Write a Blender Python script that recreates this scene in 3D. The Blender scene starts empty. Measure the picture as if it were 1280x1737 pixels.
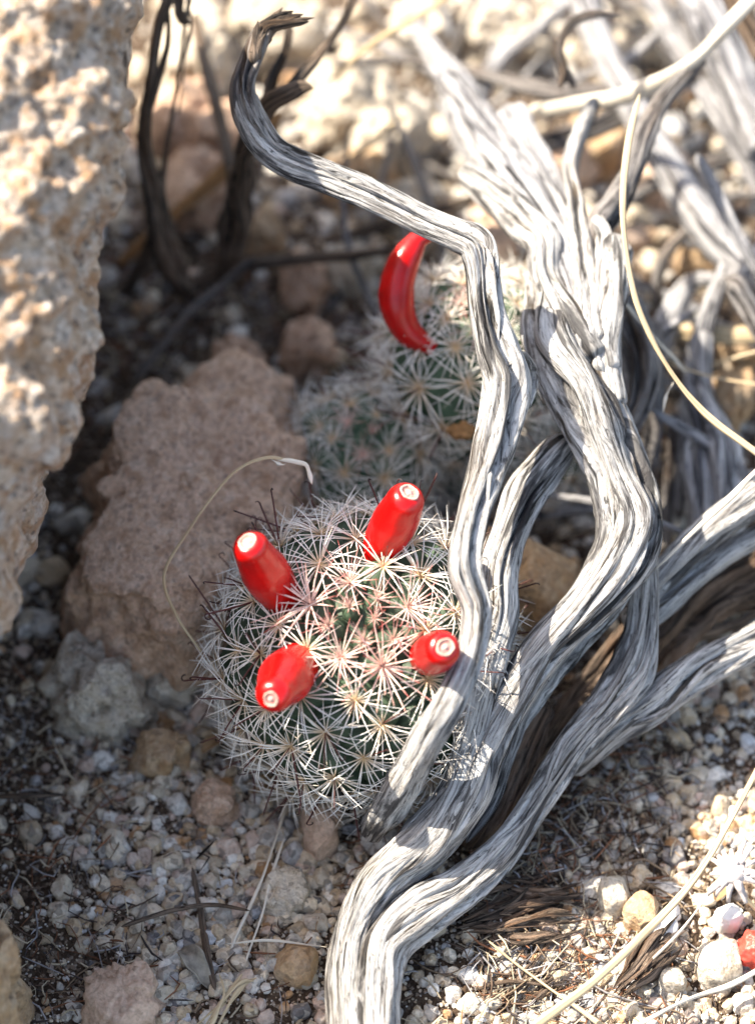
import bpy, math, random
import numpy as np
from mathutils import Vector, Matrix, Quaternion

random.seed(7)
rng = np.random.default_rng(7)
SC = bpy.context.scene
COL = SC.collection
SC.unit_settings.system = 'METRIC'
SC.unit_settings.scale_length = 0.01          # one unit is one centimetre

# ------------------------------------------------------------------ camera, world, sun, exposure
PITCH = math.radians(55)
FPX = 4500.0
C0 = np.array([0.0, -45*math.cos(PITCH), 2+45*math.sin(PITCH)])
VD = np.array([0.0, math.cos(PITCH), -math.sin(PITCH)])
VU = np.array([0.0, math.sin(PITCH), math.cos(PITCH)])
VR = np.array([1.0, 0.0, 0.0])
cam = bpy.data.cameras.new('camera')
camo = bpy.data.objects.new('camera', cam); COL.objects.link(camo)
camo.location = C0; camo.rotation_euler = (math.pi/2-PITCH, 0, 0)
cam.sensor_fit = 'VERTICAL'; cam.sensor_height = 36; cam.lens = 36*FPX/1737
cam.clip_start = 1; cam.clip_end = 3000
cam.dof.use_dof = True; cam.dof.focus_distance = 42.0; cam.dof.aperture_fstop = 0.0933/1.12
cam.dof.aperture_blades = 7
SC.camera = camo

SUN_AZ = math.radians(-67)      # clockwise from +y; the sun stands back left
SUN_EL = math.radians(51)
world = bpy.data.worlds.new('World'); SC.world = world; world.use_nodes = True
wn = world.node_tree.nodes; wl = world.node_tree.links
sky = wn.new('ShaderNodeTexSky'); sky.sky_type = 'NISHITA'; sky.sun_disc = False
sky.ozone_density = .6; sky.dust_density = 2.0; sky.sun_elevation = SUN_EL; sky.sun_rotation = SUN_AZ
wl.new(sky.outputs[0], wn['Background'].inputs[0]); wn['Background'].inputs[1].default_value = 0.14
sd = bpy.data.lights.new('sun', 'SUN'); sd.energy = 4.6; sd.angle = math.radians(0.5); sd.color = (1, .985, .95)
so = bpy.data.objects.new('sun', sd); COL.objects.link(so)
tosun = Vector((math.sin(SUN_AZ)*math.cos(SUN_EL), math.cos(SUN_AZ)*math.cos(SUN_EL), math.sin(SUN_EL)))
so.rotation_euler = tosun.to_track_quat('Z', 'Y').to_euler(); so.location = tosun*60
SC.view_settings.view_transform = 'Standard'; SC.view_settings.look = 'None'
SC.view_settings.exposure = 1.76; SC.view_settings.use_white_balance = True; SC.view_settings.white_balance_temperature = 7750; SC.view_settings.gamma = 1; SC.view_settings.use_curve_mapping = False
SC.render.engine = 'CYCLES'; SC.cycles.use_denoising = True
SC.cycles.max_bounces = 6; SC.cycles.diffuse_bounces = 4

# ------------------------------------------------------------------ helpers
def P(px, py, dep):
    return C0 + dep*(VD + VR*((px-640)/FPX) + VU*((868.5-py)/FPX))
def ray(px, py):
    return VD + VR*((px-640)/FPX) + VU*((868.5-py)/FPX)
def G(px, py, z=0.0):
    r = ray(px, py); return C0 + r*((z-C0[2])/r[2])
def gdep(py, z=0.0):
    return (C0[2]-z)/(0.81915-0.57358*(868.5-py)/FPX)
def toPix(p):
    q = np.asarray(p)-C0; dep = q@VD
    return 640+FPX*(q@VR)/dep, 868.5-FPX*(q@VU)/dep

_perm = np.random.default_rng(3).permutation(256).astype(np.int64); _perm = np.concatenate([_perm, _perm, _perm])
_gr = np.random.default_rng(4).normal(size=(256, 3)); _gr /= np.linalg.norm(_gr, axis=1)[:, None]
def perlin(p):
    p = np.asarray(p, float); i = np.floor(p).astype(np.int64); f = p-i; i &= 255
    u = f*f*f*(f*(f*6-15)+10); out = 0
    for dx in (0, 1):
        for dy in (0, 1):
            for dz in (0, 1):
                h = _perm[_perm[_perm[(i[..., 0]+dx) & 255]+((i[..., 1]+dy) & 255)]+((i[..., 2]+dz) & 255)]
                g = _gr[h]; d = (g*(f-np.array([dx, dy, dz]))).sum(-1)
                w = (u[..., 0] if dx else 1-u[..., 0])*(u[..., 1] if dy else 1-u[..., 1])*(u[..., 2] if dz else 1-u[..., 2])
                out = out+w*d
    return out*1.5
def fbm(p, o=4, gain=.5):
    a = 1; s = 0; p = np.asarray(p, float)
    for k in range(o):
        s = s+a*perlin(p+k*17.3); p = p*2.03; a *= gain
    return s
def vhash(i):
    h = (i[..., 0]*73856093) ^ (i[..., 1]*19349663) ^ (i[..., 2]*83492791)
    return np.stack([((h*k) % 9973)/9973.0 for k in (1, 37, 101)], -1)
def worley(p):
    p = np.asarray(p, float); b = np.floor(p).astype(np.int64); f1 = np.full(p.shape[:-1], 9.); f2 = f1.copy()
    for dx in (-1, 0, 1):
        for dy in (-1, 0, 1):
            for dz in (-1, 0, 1):
                c = b+np.array([dx, dy, dz]); q = c+vhash(c+500)
                d = np.linalg.norm(q-p, axis=-1)
                f2 = np.where(d < f1, f1, np.minimum(f2, d)); f1 = np.minimum(f1, d)
    return f1, f2

def mesh_from(name, V, F, smooth=True, attrs=None):
    V = np.asarray(V, np.float32); F = np.asarray(F, np.int32)
    me = bpy.data.meshes.new(name)
    me.vertices.add(len(V)); me.vertices.foreach_set('co', V.ravel())
    n = F.shape[1]
    me.loops.add(F.size); me.loops.foreach_set('vertex_index', F.ravel())
    me.polygons.add(len(F)); me.polygons.foreach_set('loop_start', np.arange(0, F.size, n, dtype=np.int32))
    me.update(calc_edges=True)
    me.polygons.foreach_set('use_smooth', np.full(len(F), smooth))
    for k, (typ, data) in (attrs or {}).items():
        a = me.attributes.new(k, typ, 'POINT')
        a.data.foreach_set('color' if 'COLOR' in typ else 'vector', np.asarray(data, np.float32).ravel())
    me.update()
    return me
def obj(name, me, mat=None, parent=None, loc=None):
    if mat is not None:
        if len(me.materials): me.materials[0] = mat
        else: me.materials.append(mat)
    o = bpy.data.objects.new(name, me); COL.objects.link(o)
    if parent is not None: o.parent = parent
    if loc is not None: o.location = loc
    return o
def tag(o, label=None, cat=None, group=None, kind=None):
    if label: o['label'] = label
    if cat: o['category'] = cat
    if group: o['group'] = group
    if kind: o['kind'] = kind
    return o
def empty(name, loc, label, cat, group=None):
    o = bpy.data.objects.new(name, None); COL.objects.link(o); o.location = loc; o.empty_display_size = .3
    return tag(o, label, cat, group)
class MB:                                   # collects quads/tris with a colour or vector attribute
    def __init__(s): s.V = []; s.F = []; s.A = []; s.n = 0
    def add(s, V, F, A):
        s.V.append(V); s.F.append(np.asarray(F)+s.n); s.A.append(A); s.n += len(V)
    def arrays(s): return np.concatenate(s.V), np.concatenate(s.F), np.concatenate(s.A)

def ico(sub):
    t = (1+5**.5)/2
    V = [(-1,t,0),(1,t,0),(-1,-t,0),(1,-t,0),(0,-1,t),(0,1,t),(0,-1,-t),(0,1,-t),(t,0,-1),(t,0,1),(-t,0,-1),(-t,0,1)]
    F = [(0,11,5),(0,5,1),(0,1,7),(0,7,10),(0,10,11),(1,5,9),(5,11,4),(11,10,2),(10,7,6),(7,1,8),(3,9,4),(3,4,2),(3,2,6),(3,6,8),(3,8,9),(4,9,5),(2,4,11),(6,2,10),(8,6,7),(9,8,1)]
    V = [np.array(v)/np.linalg.norm(v) for v in V]
    for _ in range(sub):
        c = {}; N = []
        def mid(a, b):
            k = (min(a, b), max(a, b))
            if k not in c:
                m = V[a]+V[b]; V.append(m/np.linalg.norm(m)); c[k] = len(V)-1
            return c[k]
        for a, b, d in F:
            x, y, z = mid(a, b), mid(b, d), mid(d, a)
            N += [(a, x, z), (b, y, x), (d, z, y), (x, y, z)]
        F = N
    return np.array(V), np.array(F)

# ------------------------------------------------------------------ node materials
class NM:
    def __init__(s, name):
        s.m = bpy.data.materials.new(name); s.m.use_nodes = True
        s.t = s.m.node_tree; s.b = s.t.nodes['Principled BSDF']
    def n(s, typ, **kw):
        x = s.t.nodes.new(typ)
        for k, v in kw.items(): setattr(x, k, v)
        return x
    def l(s, a, b): s.t.links.new(a, b)
    def attr(s, nm): return s.n('ShaderNodeAttribute', attribute_name=nm)
    def coord(s): return s.n('ShaderNodeTexCoord').outputs['Object']
    def mapping(s, vec, scale=(1, 1, 1), loc=(0, 0, 0)):
        m = s.n('ShaderNodeMapping'); s.l(vec, m.inputs[0]); m.inputs['Scale'].default_value = scale; m.inputs['Location'].default_value = loc
        return m.outputs[0]
    def noise(s, vec, scale, detail=4, rough=.55, dist=0):
        x = s.n('ShaderNodeTexNoise'); s.l(vec, x.inputs['Vector']); x.inputs['Scale'].default_value = scale
        x.inputs['Detail'].default_value = detail; x.inputs['Roughness'].default_value = rough; x.inputs['Distortion'].default_value = dist
        return x.outputs['Fac']
    def vor(s, vec, scale, feature='F1', out='Distance'):
        x = s.n('ShaderNodeTexVoronoi', feature=feature); s.l(vec, x.inputs['Vector']); x.inputs['Scale'].default_value = scale
        return x.outputs[out]
    def ramp(s, fac, stops):
        x = s.n('ShaderNodeValToRGB'); e = x.color_ramp.elements
        while len(e) < len(stops): e.new(.5)
        for q, (p, c) in zip(e, stops):
            q.position = p; q.color = (*c, 1) if not isinstance(c, (int, float)) else (c, c, c, 1)
        s.l(fac, x.inputs[0]); return x.outputs[0]
    def mix(s, fac, a, b, mode='MIX'):
        x = s.n('ShaderNodeMix', data_type='RGBA', blend_type=mode)
        for v, i in ((fac, 0), (a, 6), (b, 7)):
            if hasattr(v, 'is_output'): s.l(v, x.inputs[i])
            elif i == 0: x.inputs[0].default_value = v
            else: x.inputs[i].default_value = (*v, 1)
        return x.outputs[2]
    def math(s, op, a, b=0.0):
        x = s.n('ShaderNodeMath', operation=op)
        for v, i in ((a, 0), (b, 1)):
            if hasattr(v, 'is_output'): s.l(v, x.inputs[i])
            else: x.inputs[i].default_value = v
        return x.outputs[0]
    def bump(s, h, dist, strength=1.0):
        x = s.n('ShaderNodeBump'); x.inputs['Distance'].default_value = dist; x.inputs['Strength'].default_value = strength
        s.l(h, x.inputs['Height']); s.l(x.outputs[0], s.b.inputs['Normal'])
    def fin(s, col=None, rough=.8, spec=.3):
        if col is not None:
            if hasattr(col, 'is_output'): s.l(col, s.b.inputs['Base Color'])
            else: s.b.inputs['Base Color'].default_value = (*col, 1)
        s.b.inputs['Roughness'].default_value = rough; s.b.inputs['Specular IOR Level'].default_value = spec
        return s.m

def wood_mat(name, light, mid, dark, tintc=(.30, .22, .15), tint=.25, thr=0.0):
    w = NM(name); g = w.attr('grain').outputs['Vector']
    fine = w.noise(w.mapping(g, (26, 26, 1.3)), 1, 5, .62, .6)
    medi = w.noise(w.mapping(g, (7.5, 7.5, .45), (3, 7, 1)), 1, 5, .62, .9)
    blot = w.noise(w.mapping(g, (2.2, 2.2, .8), (9, 2, 5)), 1, 4, .6, .5)
    fin2 = w.noise(w.mapping(g, (42, 42, 3.2), (5, 5, 2)), 1, 5, .7, .8)
    c1 = w.ramp(fine, [(.37-thr*.5, dark), (.46, mid), (.54, light)])
    c2 = w.ramp(medi, [(.36-thr, dark), (.44, mid), (.52, light)])
    c = w.mix(.45, c1, c2)
    c = w.mix(1.0, c, w.ramp(medi, [(.38-thr, .12), (.425, .85), (.5, 1.0)]), 'MULTIPLY')
    c = w.mix(1.0, c, w.ramp(fin2, [(.36, .16), (.45, .85), (.52, 1.0)]), 'MULTIPLY')
    c = w.mix(w.math('MULTIPLY', w.ramp(blot, [(.48, 0.0), (.66, 1.0)]), tint), c, tintc)
    lon = w.noise(w.mapping(g, (3.4, 3.4, .30), (4, 4, 9)), 1, 6, .68, 1.2)
    c = w.mix(w.ramp(lon, [(.53, 0.0), (.60, .86)]), c, dark)
    c = w.mix(w.ramp(w.noise(w.mapping(g, (16, 16, 7), (1, 1, 8)), 1, 3, .6), [(.66, 0.0), (.72, .75)]), c, dark)
    h = w.math('ADD', w.math('MULTIPLY', w.math('ABSOLUTE', w.math('SUBTRACT', fine, .5)), -1.6), w.math('MULTIPLY', medi, 1.2))
    h = w.math('ADD', h, w.math('MULTIPLY', fin2, 1.1))
    w.bump(h, .06)
    return w.fin(c, .82, .22)
M_WOOD = wood_mat('weathered_grey_wood', (.66, .65, .64), (.38, .375, .38), (.040, .038, .040), tint=.22)
M_WOODB = wood_mat('pale_grey_branch_wood', (.58, .58, .6), (.36, .36, .39), (.06, .06, .07), tint=.12)
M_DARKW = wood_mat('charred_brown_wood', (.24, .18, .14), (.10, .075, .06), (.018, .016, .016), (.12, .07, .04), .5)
M_BARK = wood_mat('shredded_brown_bark', (.27, .20, .155), (.12, .085, .065), (.03, .022, .018), (.25, .13, .07), .5)
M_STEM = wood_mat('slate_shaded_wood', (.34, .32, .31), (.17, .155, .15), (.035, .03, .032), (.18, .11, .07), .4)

def straw_mat(name, a, b):
    w = NM(name); g = w.attr('grain').outputs['Vector']
    f = w.noise(w.mapping(g, (30, 30, .5)), 1, 3, .6); k = w.noise(w.mapping(g, (1, 1, 1.2)), 1, 3, .6)
    w.bump(f, .015); c = w.mix(w.ramp(f, [(.35, 0.0), (.65, 1.0)]), a, b)
    c = w.mix(w.ramp(k, [(.55, 0.0), (.75, .5)]), c, (.34, .22, .11))
    return w.fin(c, .55, .35)
M_STRAW = straw_mat('dry_straw', (.34, .25, .15), (.52, .42, .28))
M_STRAWP = straw_mat('bleached_straw', (.46, .41, .34), (.64, .60, .53))

def stone_mat(name, src, grain=1.0, stain=.25, mica=.5, sc=1.0):
    w = NM(name)
    base = w.n('ShaderNodeObjectInfo').outputs['Color'] if src == 'object' else w.attr('tint').outputs['Color']
    v = w.n('ShaderNodeNewGeometry').outputs['Position']
    n1 = w.noise(v, 3.2*sc, 5, .65); n2 = w.noise(v, 14*sc, 4, .65); vc = w.vor(v, 9*sc, 'F1', 'Color')
    sep = w.n('ShaderNodeSeparateColor'); w.l(vc, sep.inputs[0])
    c = w.mix(1.0, base, w.ramp(n2, [(.3, .62), (.5, 1.0), (.7, 1.12)]), 'MULTIPLY')
    c = w.mix(w.math('MULTIPLY', w.ramp(sep.outputs[0], [(.3, 0.0), (.8, 1.0)]), .35*grain), c, (.62, .58, .53))
    c = w.mix(w.math('MULTIPLY', w.ramp(n1, [(.5, 0.0), (.68, 1.0)]), stain), c, (.36, .17, .065))
    c = w.mix(w.math('MULTIPLY', w.ramp(sep.outputs[1], [(.86, 0.0), (.9, 1.0)]), mica), c, (.05, .045, .045))
    w.bump(w.math('ADD', w.math('MULTIPLY', n2, .7), w.math('MULTIPLY', n1, .8)), .07/sc)
    return w.fin(c, .78, .35)
M_PEB = stone_mat('pebble_stone', 'object'); M_GRAV = stone_mat('gravel_stone', 'attr', grain=.7)

def granite(name, cols, sc, stain, stc, mica):
    w = NM(name); v = w.coord()
    wob = w.n('ShaderNodeTexNoise'); w.l(v, wob.inputs['Vector']); wob.inputs['Scale'].default_value = 5*sc
    vv = w.mix(.08, v, wob.outputs['Color'], 'ADD')
    sep = w.n('ShaderNodeSeparateColor'); w.l(w.vor(vv, 3.0*sc, 'F1', 'Color'), sep.inputs[0])
    sep2 = w.n('ShaderNodeSeparateColor'); w.l(w.vor(vv, 8*sc, 'F1', 'Color'), sep2.inputs[0])
    n1 = w.noise(v, .9*sc, 5, .65); n2 = w.noise(v, 11*sc, 5, .7); n3 = w.noise(v, 2.3*sc, 4, .6)
    c = w.ramp(sep.outputs[0], [(.0, cols[0]), (.4, cols[1]), (.75, cols[2])])
    c = w.mix(.45, c, w.ramp(sep2.outputs[1], [(.1, cols[3]), (.5, cols[1]), (.9, cols[0])]))
    c = w.mix(w.math('MULTIPLY', w.ramp(n3, [(.47, 0.0), (.64, 1.0)]), stain), c, stc)
    c = w.mix(w.math('MULTIPLY', w.ramp(n1, [(.5, 0.0), (.7, 1.0)]), stain*.7), c, stc)
    c = w.mix(w.math('MULTIPLY', w.ramp(sep2.outputs[2], [(.86, 0.0), (.9, 1.0)]), mica), c, (.06, .05, .05))
    c = w.mix(1.0, c, w.ramp(n2, [(.3, .7), (.55, 1.0), (.7, 1.1)]), 'MULTIPLY')
    w.bump(w.math('ADD', n2, w.math('MULTIPLY', w.vor(vv, 5*sc), -.6)), .1/sc)
    return w.fin(c, .75, .35)
M_BOULD = granite('pale_granite', [(.62, .56, .50), (.46, .38, .32), (.56, .44, .33), (.25, .19, .15)], 1.25, .75, (.33, .17, .07), .55)
M_SLAB = granite('pinkish_granite', [(.76, .56, .43), (.64, .42, .30), (.70, .46, .32), (.38, .28, .23)], 1.7, .55, (.36, .19, .10), .3)
M_GREYR = granite('grey_granite', [(.74, .68, .59), (.62, .55, .46), (.66, .57, .46), (.38, .33, .28)], 2.2, .4, (.36, .26, .15), .4)
M_OCHRE = granite('ochre_stone', [(.62, .47, .33), (.52, .35, .21), (.58, .40, .24), (.36, .24, .15)], 1.2, .5, (.42, .22, .09), .2)
M_PINK = granite('pale_pink_stone', [(.72, .54, .42), (.64, .45, .34), (.70, .50, .38), (.50, .34, .25)], 1.6, .12, (.5, .3, .22), .12)

w = NM('soil'); v = w.coord()
n1 = w.noise(v, .35, 5, .6); n2 = w.noise(v, 9, 6, .7); vc = w.vor(v, 16, 'F1', 'Color')
sep = w.n('ShaderNodeSeparateColor'); w.l(vc, sep.inputs[0])
c = w.ramp(n2, [(.3, (.02, .013, .010)), (.5, (.068, .045, .032)), (.7, (.16, .115, .08))])
c = w.mix(w.ramp(sep.outputs[0], [(.70, 0.0), (.78, .85)]), c, w.ramp(sep.outputs[1], [(.1, (.5, .44, .38)), (.6, (.36, .27, .2)), (.9, (.10, .08, .07))]))
c = w.mix(w.ramp(n1, [(.35, .4), (.6, 0.0)]), c, (.09, .058, .038))
w.bump(w.math('ADD', n2, w.math('MULTIPLY', w.vor(v, 16), -.7)), .12)
M_SOIL = w.fin(c, .95, .15)

def plain(name, col, rough=.6, spec=.3, var=.25, sc=4, attr=None, sub=0):
    w = NM(name); b = w.attr(attr).outputs['Color'] if attr else None
    n = w.noise(w.coord(), sc, 4, .6)
    c = w.mix(1.0, b if attr else col, w.ramp(n, [(.3, 1-var), (.7, 1+var*.4)]), 'MULTIPLY')
    w.bump(n, .02)
    if sub:
        w.b.inputs['Subsurface Weight'].default_value = sub; w.b.inputs['Subsurface Radius'].default_value = (1, .25, .15); w.b.inputs['Subsurface Scale'].default_value = .12
    return w.fin(c, rough, spec)
M_GREEN = plain('cactus_skin', (.045, .078, .046), .6, .35, .5, 5)
M_GREENP = plain('pale_cactus_skin', (.065, .115, .07), .65, .3, .4, 5)
M_SPINE = plain('cactus_spine', None, .5, .35, .08, 3, 'tint')
M_HOOK = plain('hooked_spine_dark', None, .45, .4, .2, 3, 'tint')
M_FRUIT = plain('red_fruit_skin', (.52, .0035, .004), .27, .5, .30, 2.6, None, 0)
M_SCAR = plain('fruit_scar', None, .6, .3, .15, 14, 'tint')
M_PETAL = plain('dried_petal', (.50, .44, .42), .7, .2, .25, 6)
M_LEAF = plain('dead_grey_leaf', (.30, .27, .23), .9, .15, .5, 5)
M_LEAFB = plain('dead_brown_leaf', (.32, .20, .11), .85, .2, .4, 6)
M_RUST = plain('rust_brown_stem', (.30, .16, .07), .8, .2, .4, 5)
M_HUSK = plain('shrivelled_red_fruit', (.62, .07, .05), .45, .4, .5, 6)
M_LITTER = plain('plant_litter', None, .85, .2, .3, 6, 'tint')
M_CREAM = plain('bleached_shell', (.66, .64, .63), .6, .3, .15, 4)

# ------------------------------------------------------------------ ground sheet
def gh(x, y):
    q = np.stack([np.asarray(x)*.22, np.asarray(y)*.22, np.zeros_like(np.asarray(x, float))+2.5], -1)
    q2 = q*5.5
    return fbm(q, 3)*.28+perlin(q2)*.10-.05
N = 420
t = np.linspace(-1, 1, N); ax = np.sinh(t*5.2)/np.sinh(5.2)*900
X, Y = np.meshgrid(ax, ax+3)
Z = gh(X, Y)
near = np.exp(-((X/30)**2+((Y-3)/34)**2))
Z = Z+near*(fbm(np.stack([X*3, Y*3, X*0], -1), 4, .6)*.06)
idx = np.arange(N*N).reshape(N, N)
F = np.stack([idx[:-1, :-1], idx[:-1, 1:], idx[1:, 1:], idx[1:, :-1]], -1).reshape(-1, 4)
tag(obj('ground', mesh_from('ground', np.stack([X, Y, Z], -1).reshape(-1, 3), F), M_SOIL), kind='structure')
def ground_pt(px, py, dz=0.0):
    p = G(px, py, 0)
    for _ in range(3): p = G(px, py, float(gh(p[0], p[1]))+dz)
    return p

# ------------------------------------------------------------------ stones
def stone_shape(seed, sub, cuts=14, ncut=1.0):
    r = np.random.default_rng(seed); V, F = ico(sub); V = V.copy()
    V *= (1+.22*perlin(V*1.3+seed*3.1))[:, None]
    for _ in range(cuts):
        n = r.normal(size=3); n /= np.linalg.norm(n); c = r.uniform(.62, .88)*ncut
        d = V@n-c; V -= np.maximum(d, 0)[:, None]*n*.96
    if sub >= 3: V *= (1+.035*fbm(V*5+seed, 3)+.02*perlin(V*14))[:, None]
    return V/np.abs(V).max(), F
PAL = {'white': ((.68, .65, .60), 2.2), 'cream': ((.62, .53, .41), 3.8), 'tan': ((.48, .37, .25), 2.8), 'grey': ((.42, .39, .35), 1.7),
       'pinkish': ((.54, .40, .33), 1.3), 'orange-brown': ((.42, .24, .12), .6), 'dark grey': ((.13, .125, .13), .5), 'pale bluish grey': ((.50, .51, .53), .5)}
PK = list(PAL); PW = np.array([PAL[k][1] for k in PK]); PW /= PW.sum(); PC = np.array([PAL[k][0] for k in PK])
def randrot(r):
    q = r.normal(size=4); q /= np.linalg.norm(q); return np.array(Quaternion(q).to_matrix())
lo1 = [stone_shape(50+k, 1, 8) for k in range(14)]; lo2 = [stone_shape(80+k, 2, 12) for k in range(14)]
PWB = np.array([5, 3.4, 1.0, 1.6, .6, .25, .2, .6]); PWB /= PWB.sum()
def scatter(name, n, shapes, sz, region, label, dens=None, lift=.25, seed=1, hi=.92, pw=PW):
    r = np.random.default_rng(seed); mb = MB(); k = 0
    while k < n:
        px, py = r.uniform(region[0], region[2]), r.uniform(region[1], region[3])
        if dens is not None and r.random() > dens(px, py): continue
        p = G(px, py); s = sz[0]*(sz[1]/sz[0])**(r.random()**1.9)*.5
        V, F = shapes[r.integers(len(shapes))]
        W = (V*r.uniform(.62, 1.15, 3))@randrot(r).T*s
        p = np.array([p[0], p[1], float(gh(p[0], p[1]))+s*r.uniform(-.35, lift*1.4)])
        ci = r.choice(len(PK), p=pw); col = PC[ci]*r.uniform(.7, 1.12)
        mb.add(W+p, F, np.tile([*np.clip(col, 0, hi), 1], (len(W), 1))); k += 1
    V, F, A = mb.arrays()
    return tag(obj(name, mesh_from(name, V, F, False, {'tint': ('FLOAT_COLOR', A)}), M_GRAV), label, 'gravel', kind='stuff')
def mossy(px, py):
    g_ = G(px, py); return mossy0(px, py)*float(np.clip(.62+2.2*perlin(np.array([g_[0]*.45, g_[1]*.45, 7.7])), .16, 1))
def mossy0(px, py):      # the dark soil strip along the left edge carries few stones
    d = 1.0
    if px < 190 and py > 1200: d = .12+.5*max(0, (px-60)/130)
    if 820 < px < 1120 and 1200 < py < 1480 and (py-1200) < (1180-px)*.95: d = .35
    if px > 1100 and 1230 < py < 1330: d = .5
    return d
def hollow(px, py):      # the litter-filled hollow above the slab has few stones
    return .38 if 60 < px < 620 and 420 < py < 1080 else 1.0
lo0 = [stone_shape(20+k, 0, 5) for k in range(8)]
scatter('grit', 16000, lo0, (.035, .10), (-200, 800, 1480, 1880), 'tiny mineral grains dusted over the soil', None, seed=10, lift=.1)
scatter('fine_gravel', 9000, lo1, (.07, .26), (-260, 1000, 1540, 1900), 'fine pale angular grit covering the soil in the foreground', mossy, seed=11)
scatter('coarse_gravel', 2600, lo2, (.22, .5), (-260, 1050, 1540, 1880), 'small mixed pale stones bedded in the foreground soil', mossy, seed=12)
scatter('background_gravel', 5200, lo2, (.16, .75), (-300, -220, 1620, 1080), 'blurred pale gravel on the slope behind the cacti', hollow, seed=13, pw=PWB)
scatter('distant_gravel', 1500, lo2, (.5, 2.0), (-900, -1500, 2100, -150), 'pale loose stones beyond the top of the scene', None, seed=14)

def outline_rock(name, pts, z, h, mat, label, cat='rock', seed=1, res=(150, 60), bump=.08, facet=.0, group=None, ex=.55, foot=.8, round_=.5, tint=None):
    """closed rock: its outline stands at height z, its top h above that and its foot below ground"""
    W = np.array([G(x, y, z) for x, y in pts]); c = W.mean(0)
    ang = np.arctan2(W[:, 1]-c[1], W[:, 0]-c[0]); R = np.hypot(W[:, 0]-c[0], W[:, 1]-c[1]); o = np.argsort(ang)
    na, nb = res; th = np.linspace(-np.pi, np.pi, na, endpoint=False)
    Ri = np.interp(th, ang[o], R[o], period=2*np.pi)
    ps = np.linspace(-np.pi/2, np.pi/2, nb)
    TH, PS = np.meshgrid(th, ps, indexing='ij')
    cr = np.cos(PS)**round_; sz = np.sign(PS)*np.abs(np.sin(PS))**.8
    lo = z+foot
    zz = np.where(sz > 0, sz*h, sz*lo)
    X = np.cos(TH)*Ri[:, None]*cr; Y = np.sin(TH)*Ri[:, None]*cr
    V = np.stack([X, Y, zz], -1)
    nrm = V/np.maximum(np.linalg.norm(V, axis=-1, keepdims=True), 1e-6)
    rs = Ri.mean(); q = V/rs*1.0+seed*7.7; f1, f2 = worley(q*3.2)
    d = bump*(fbm(q*1.6, 5, .5)*2.2+(.5-f1)*.8)
    g1, _ = worley((V+seed)*3.5)
    V = V+nrm*(d*min(1.6, rs*1.6)+(.5-g1)*.07*min(1, rs))[..., None]
    r = np.random.default_rng(seed)
    for _ in range(int(facet)+5):
        n = r.normal(size=3); n[2] = abs(n[2])*.9; n /= np.linalg.norm(n)
        ext = (V@n).max(); dd = V@n-ext*r.uniform(.72, .9); V = V-np.maximum(dd, 0)[..., None]*n*.85
    idx = np.arange(na*nb).reshape(na, nb); j = np.roll(idx, -1, 0)
    F = np.stack([idx[:, :-1], j[:, :-1], j[:, 1:], idx[:, 1:]], -1).reshape(-1, 4)
    ob = obj(name, mesh_from(name, V.reshape(-1, 3), F), mat, loc=(c[0], c[1], z))
    return tag(ob, label, cat, group)

# big boulder on the left, lofted along its right-hand silhouette
def catmull(K, n):
    K = np.asarray(K, float); K = np.vstack([2*K[0]-K[1], K, 2*K[-1]-K[-2]]); out = []
    for i in range(1, len(K)-2):
        u = np.linspace(0, 1, n, endpoint=False)[:, None]
        a, b, c, d = K[i-1], K[i], K[i+1], K[i+2]
        out.append(.5*((2*b)+(c-a)*u+(2*a-5*b+4*c-d)*u**2+(3*b-a-3*c+d)*u**3))
    out.append(K[-2][None]); return np.vstack(out)
edge = [(150, -420, 46.0), (228, -180, 42.0), (245, 0, 39.70), (216, 90, 39.50), (208, 180, 39.40), (188, 240, 39.40), (192, 315, 39.30), (170, 390, 39.30), (174, 440, 39.30), (152, 560, 39.30), (112, 640, 39.30),
        (102, 730, 39.30), (55, 790, 39.30), (40, 880, 39.30), (22, 970, 39.00), (4, 1100, 38.30), (-60, 1230, 37.40), (-130, 1420, 35.40), (-180, 1640, 34.00), (-200, 1900, 33.00), (-260, 2200, 32.40)]  # unseen lower end raised to cast shade over the lower-left gravel
E = catmull(edge, 16); Ew = np.array([P(*e) for e in E])
nr = len(E); na = 260; ph = np.linspace(0, 2*np.pi, na, endpoint=False)
a_, bu, bl = 6.0, 1.7, 12.5
V = np.zeros((nr, na, 3)); tt = np.linspace(0, 1, nr)
for i in range(nr):
    s = np.sin(ph); cc = np.cos(ph); cc = np.sign(cc)*np.abs(cc)**.30
    k = min(1, (1-tt[i])*6+.08)*min(1, tt[i]*8+.2)
    off = np.outer((cc-1)*a_, VR)+np.outer(np.where(s > 0, s*bu*k, 0), -VD)+np.outer(np.where(s < 0, s*bl, 0), [0.33, 0, 1])
    V[i] = Ew[i]+off
nrm = np.gradient(V, axis=1); nr2 = np.gradient(V, axis=0); nn = np.cross(nrm, nr2); nn /= np.maximum(np.linalg.norm(nn, axis=-1, keepdims=True), 1e-9)
cen = V.mean(1, keepdims=True); sg = np.sign(((V-cen)*nn).sum(-1).mean()); nn *= sg
f1, f2 = worley(V*2.3); g1, _ = worley(V*5.2+9)
V = V+nn*(fbm(V*.5, 4, .55)*.42+(.5-f1)*.20+(.5-g1)*.12+perlin(V*8)*.03)[..., None]
idx = np.arange(nr*na).reshape(nr, na); j = np.roll(idx, -1, 1)
F = np.stack([idx[:-1], idx[1:], j[1:], j[:-1]], -1).reshape(-1, 4)
bc = np.array([-10., 3., 0.])
tag(obj('boulder', mesh_from('boulder', V.reshape(-1, 3)-bc, F), M_BOULD, loc=bc), 'tall coarse pale granite boulder filling the left edge, blurred and sunlit at top', 'boulder')

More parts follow.
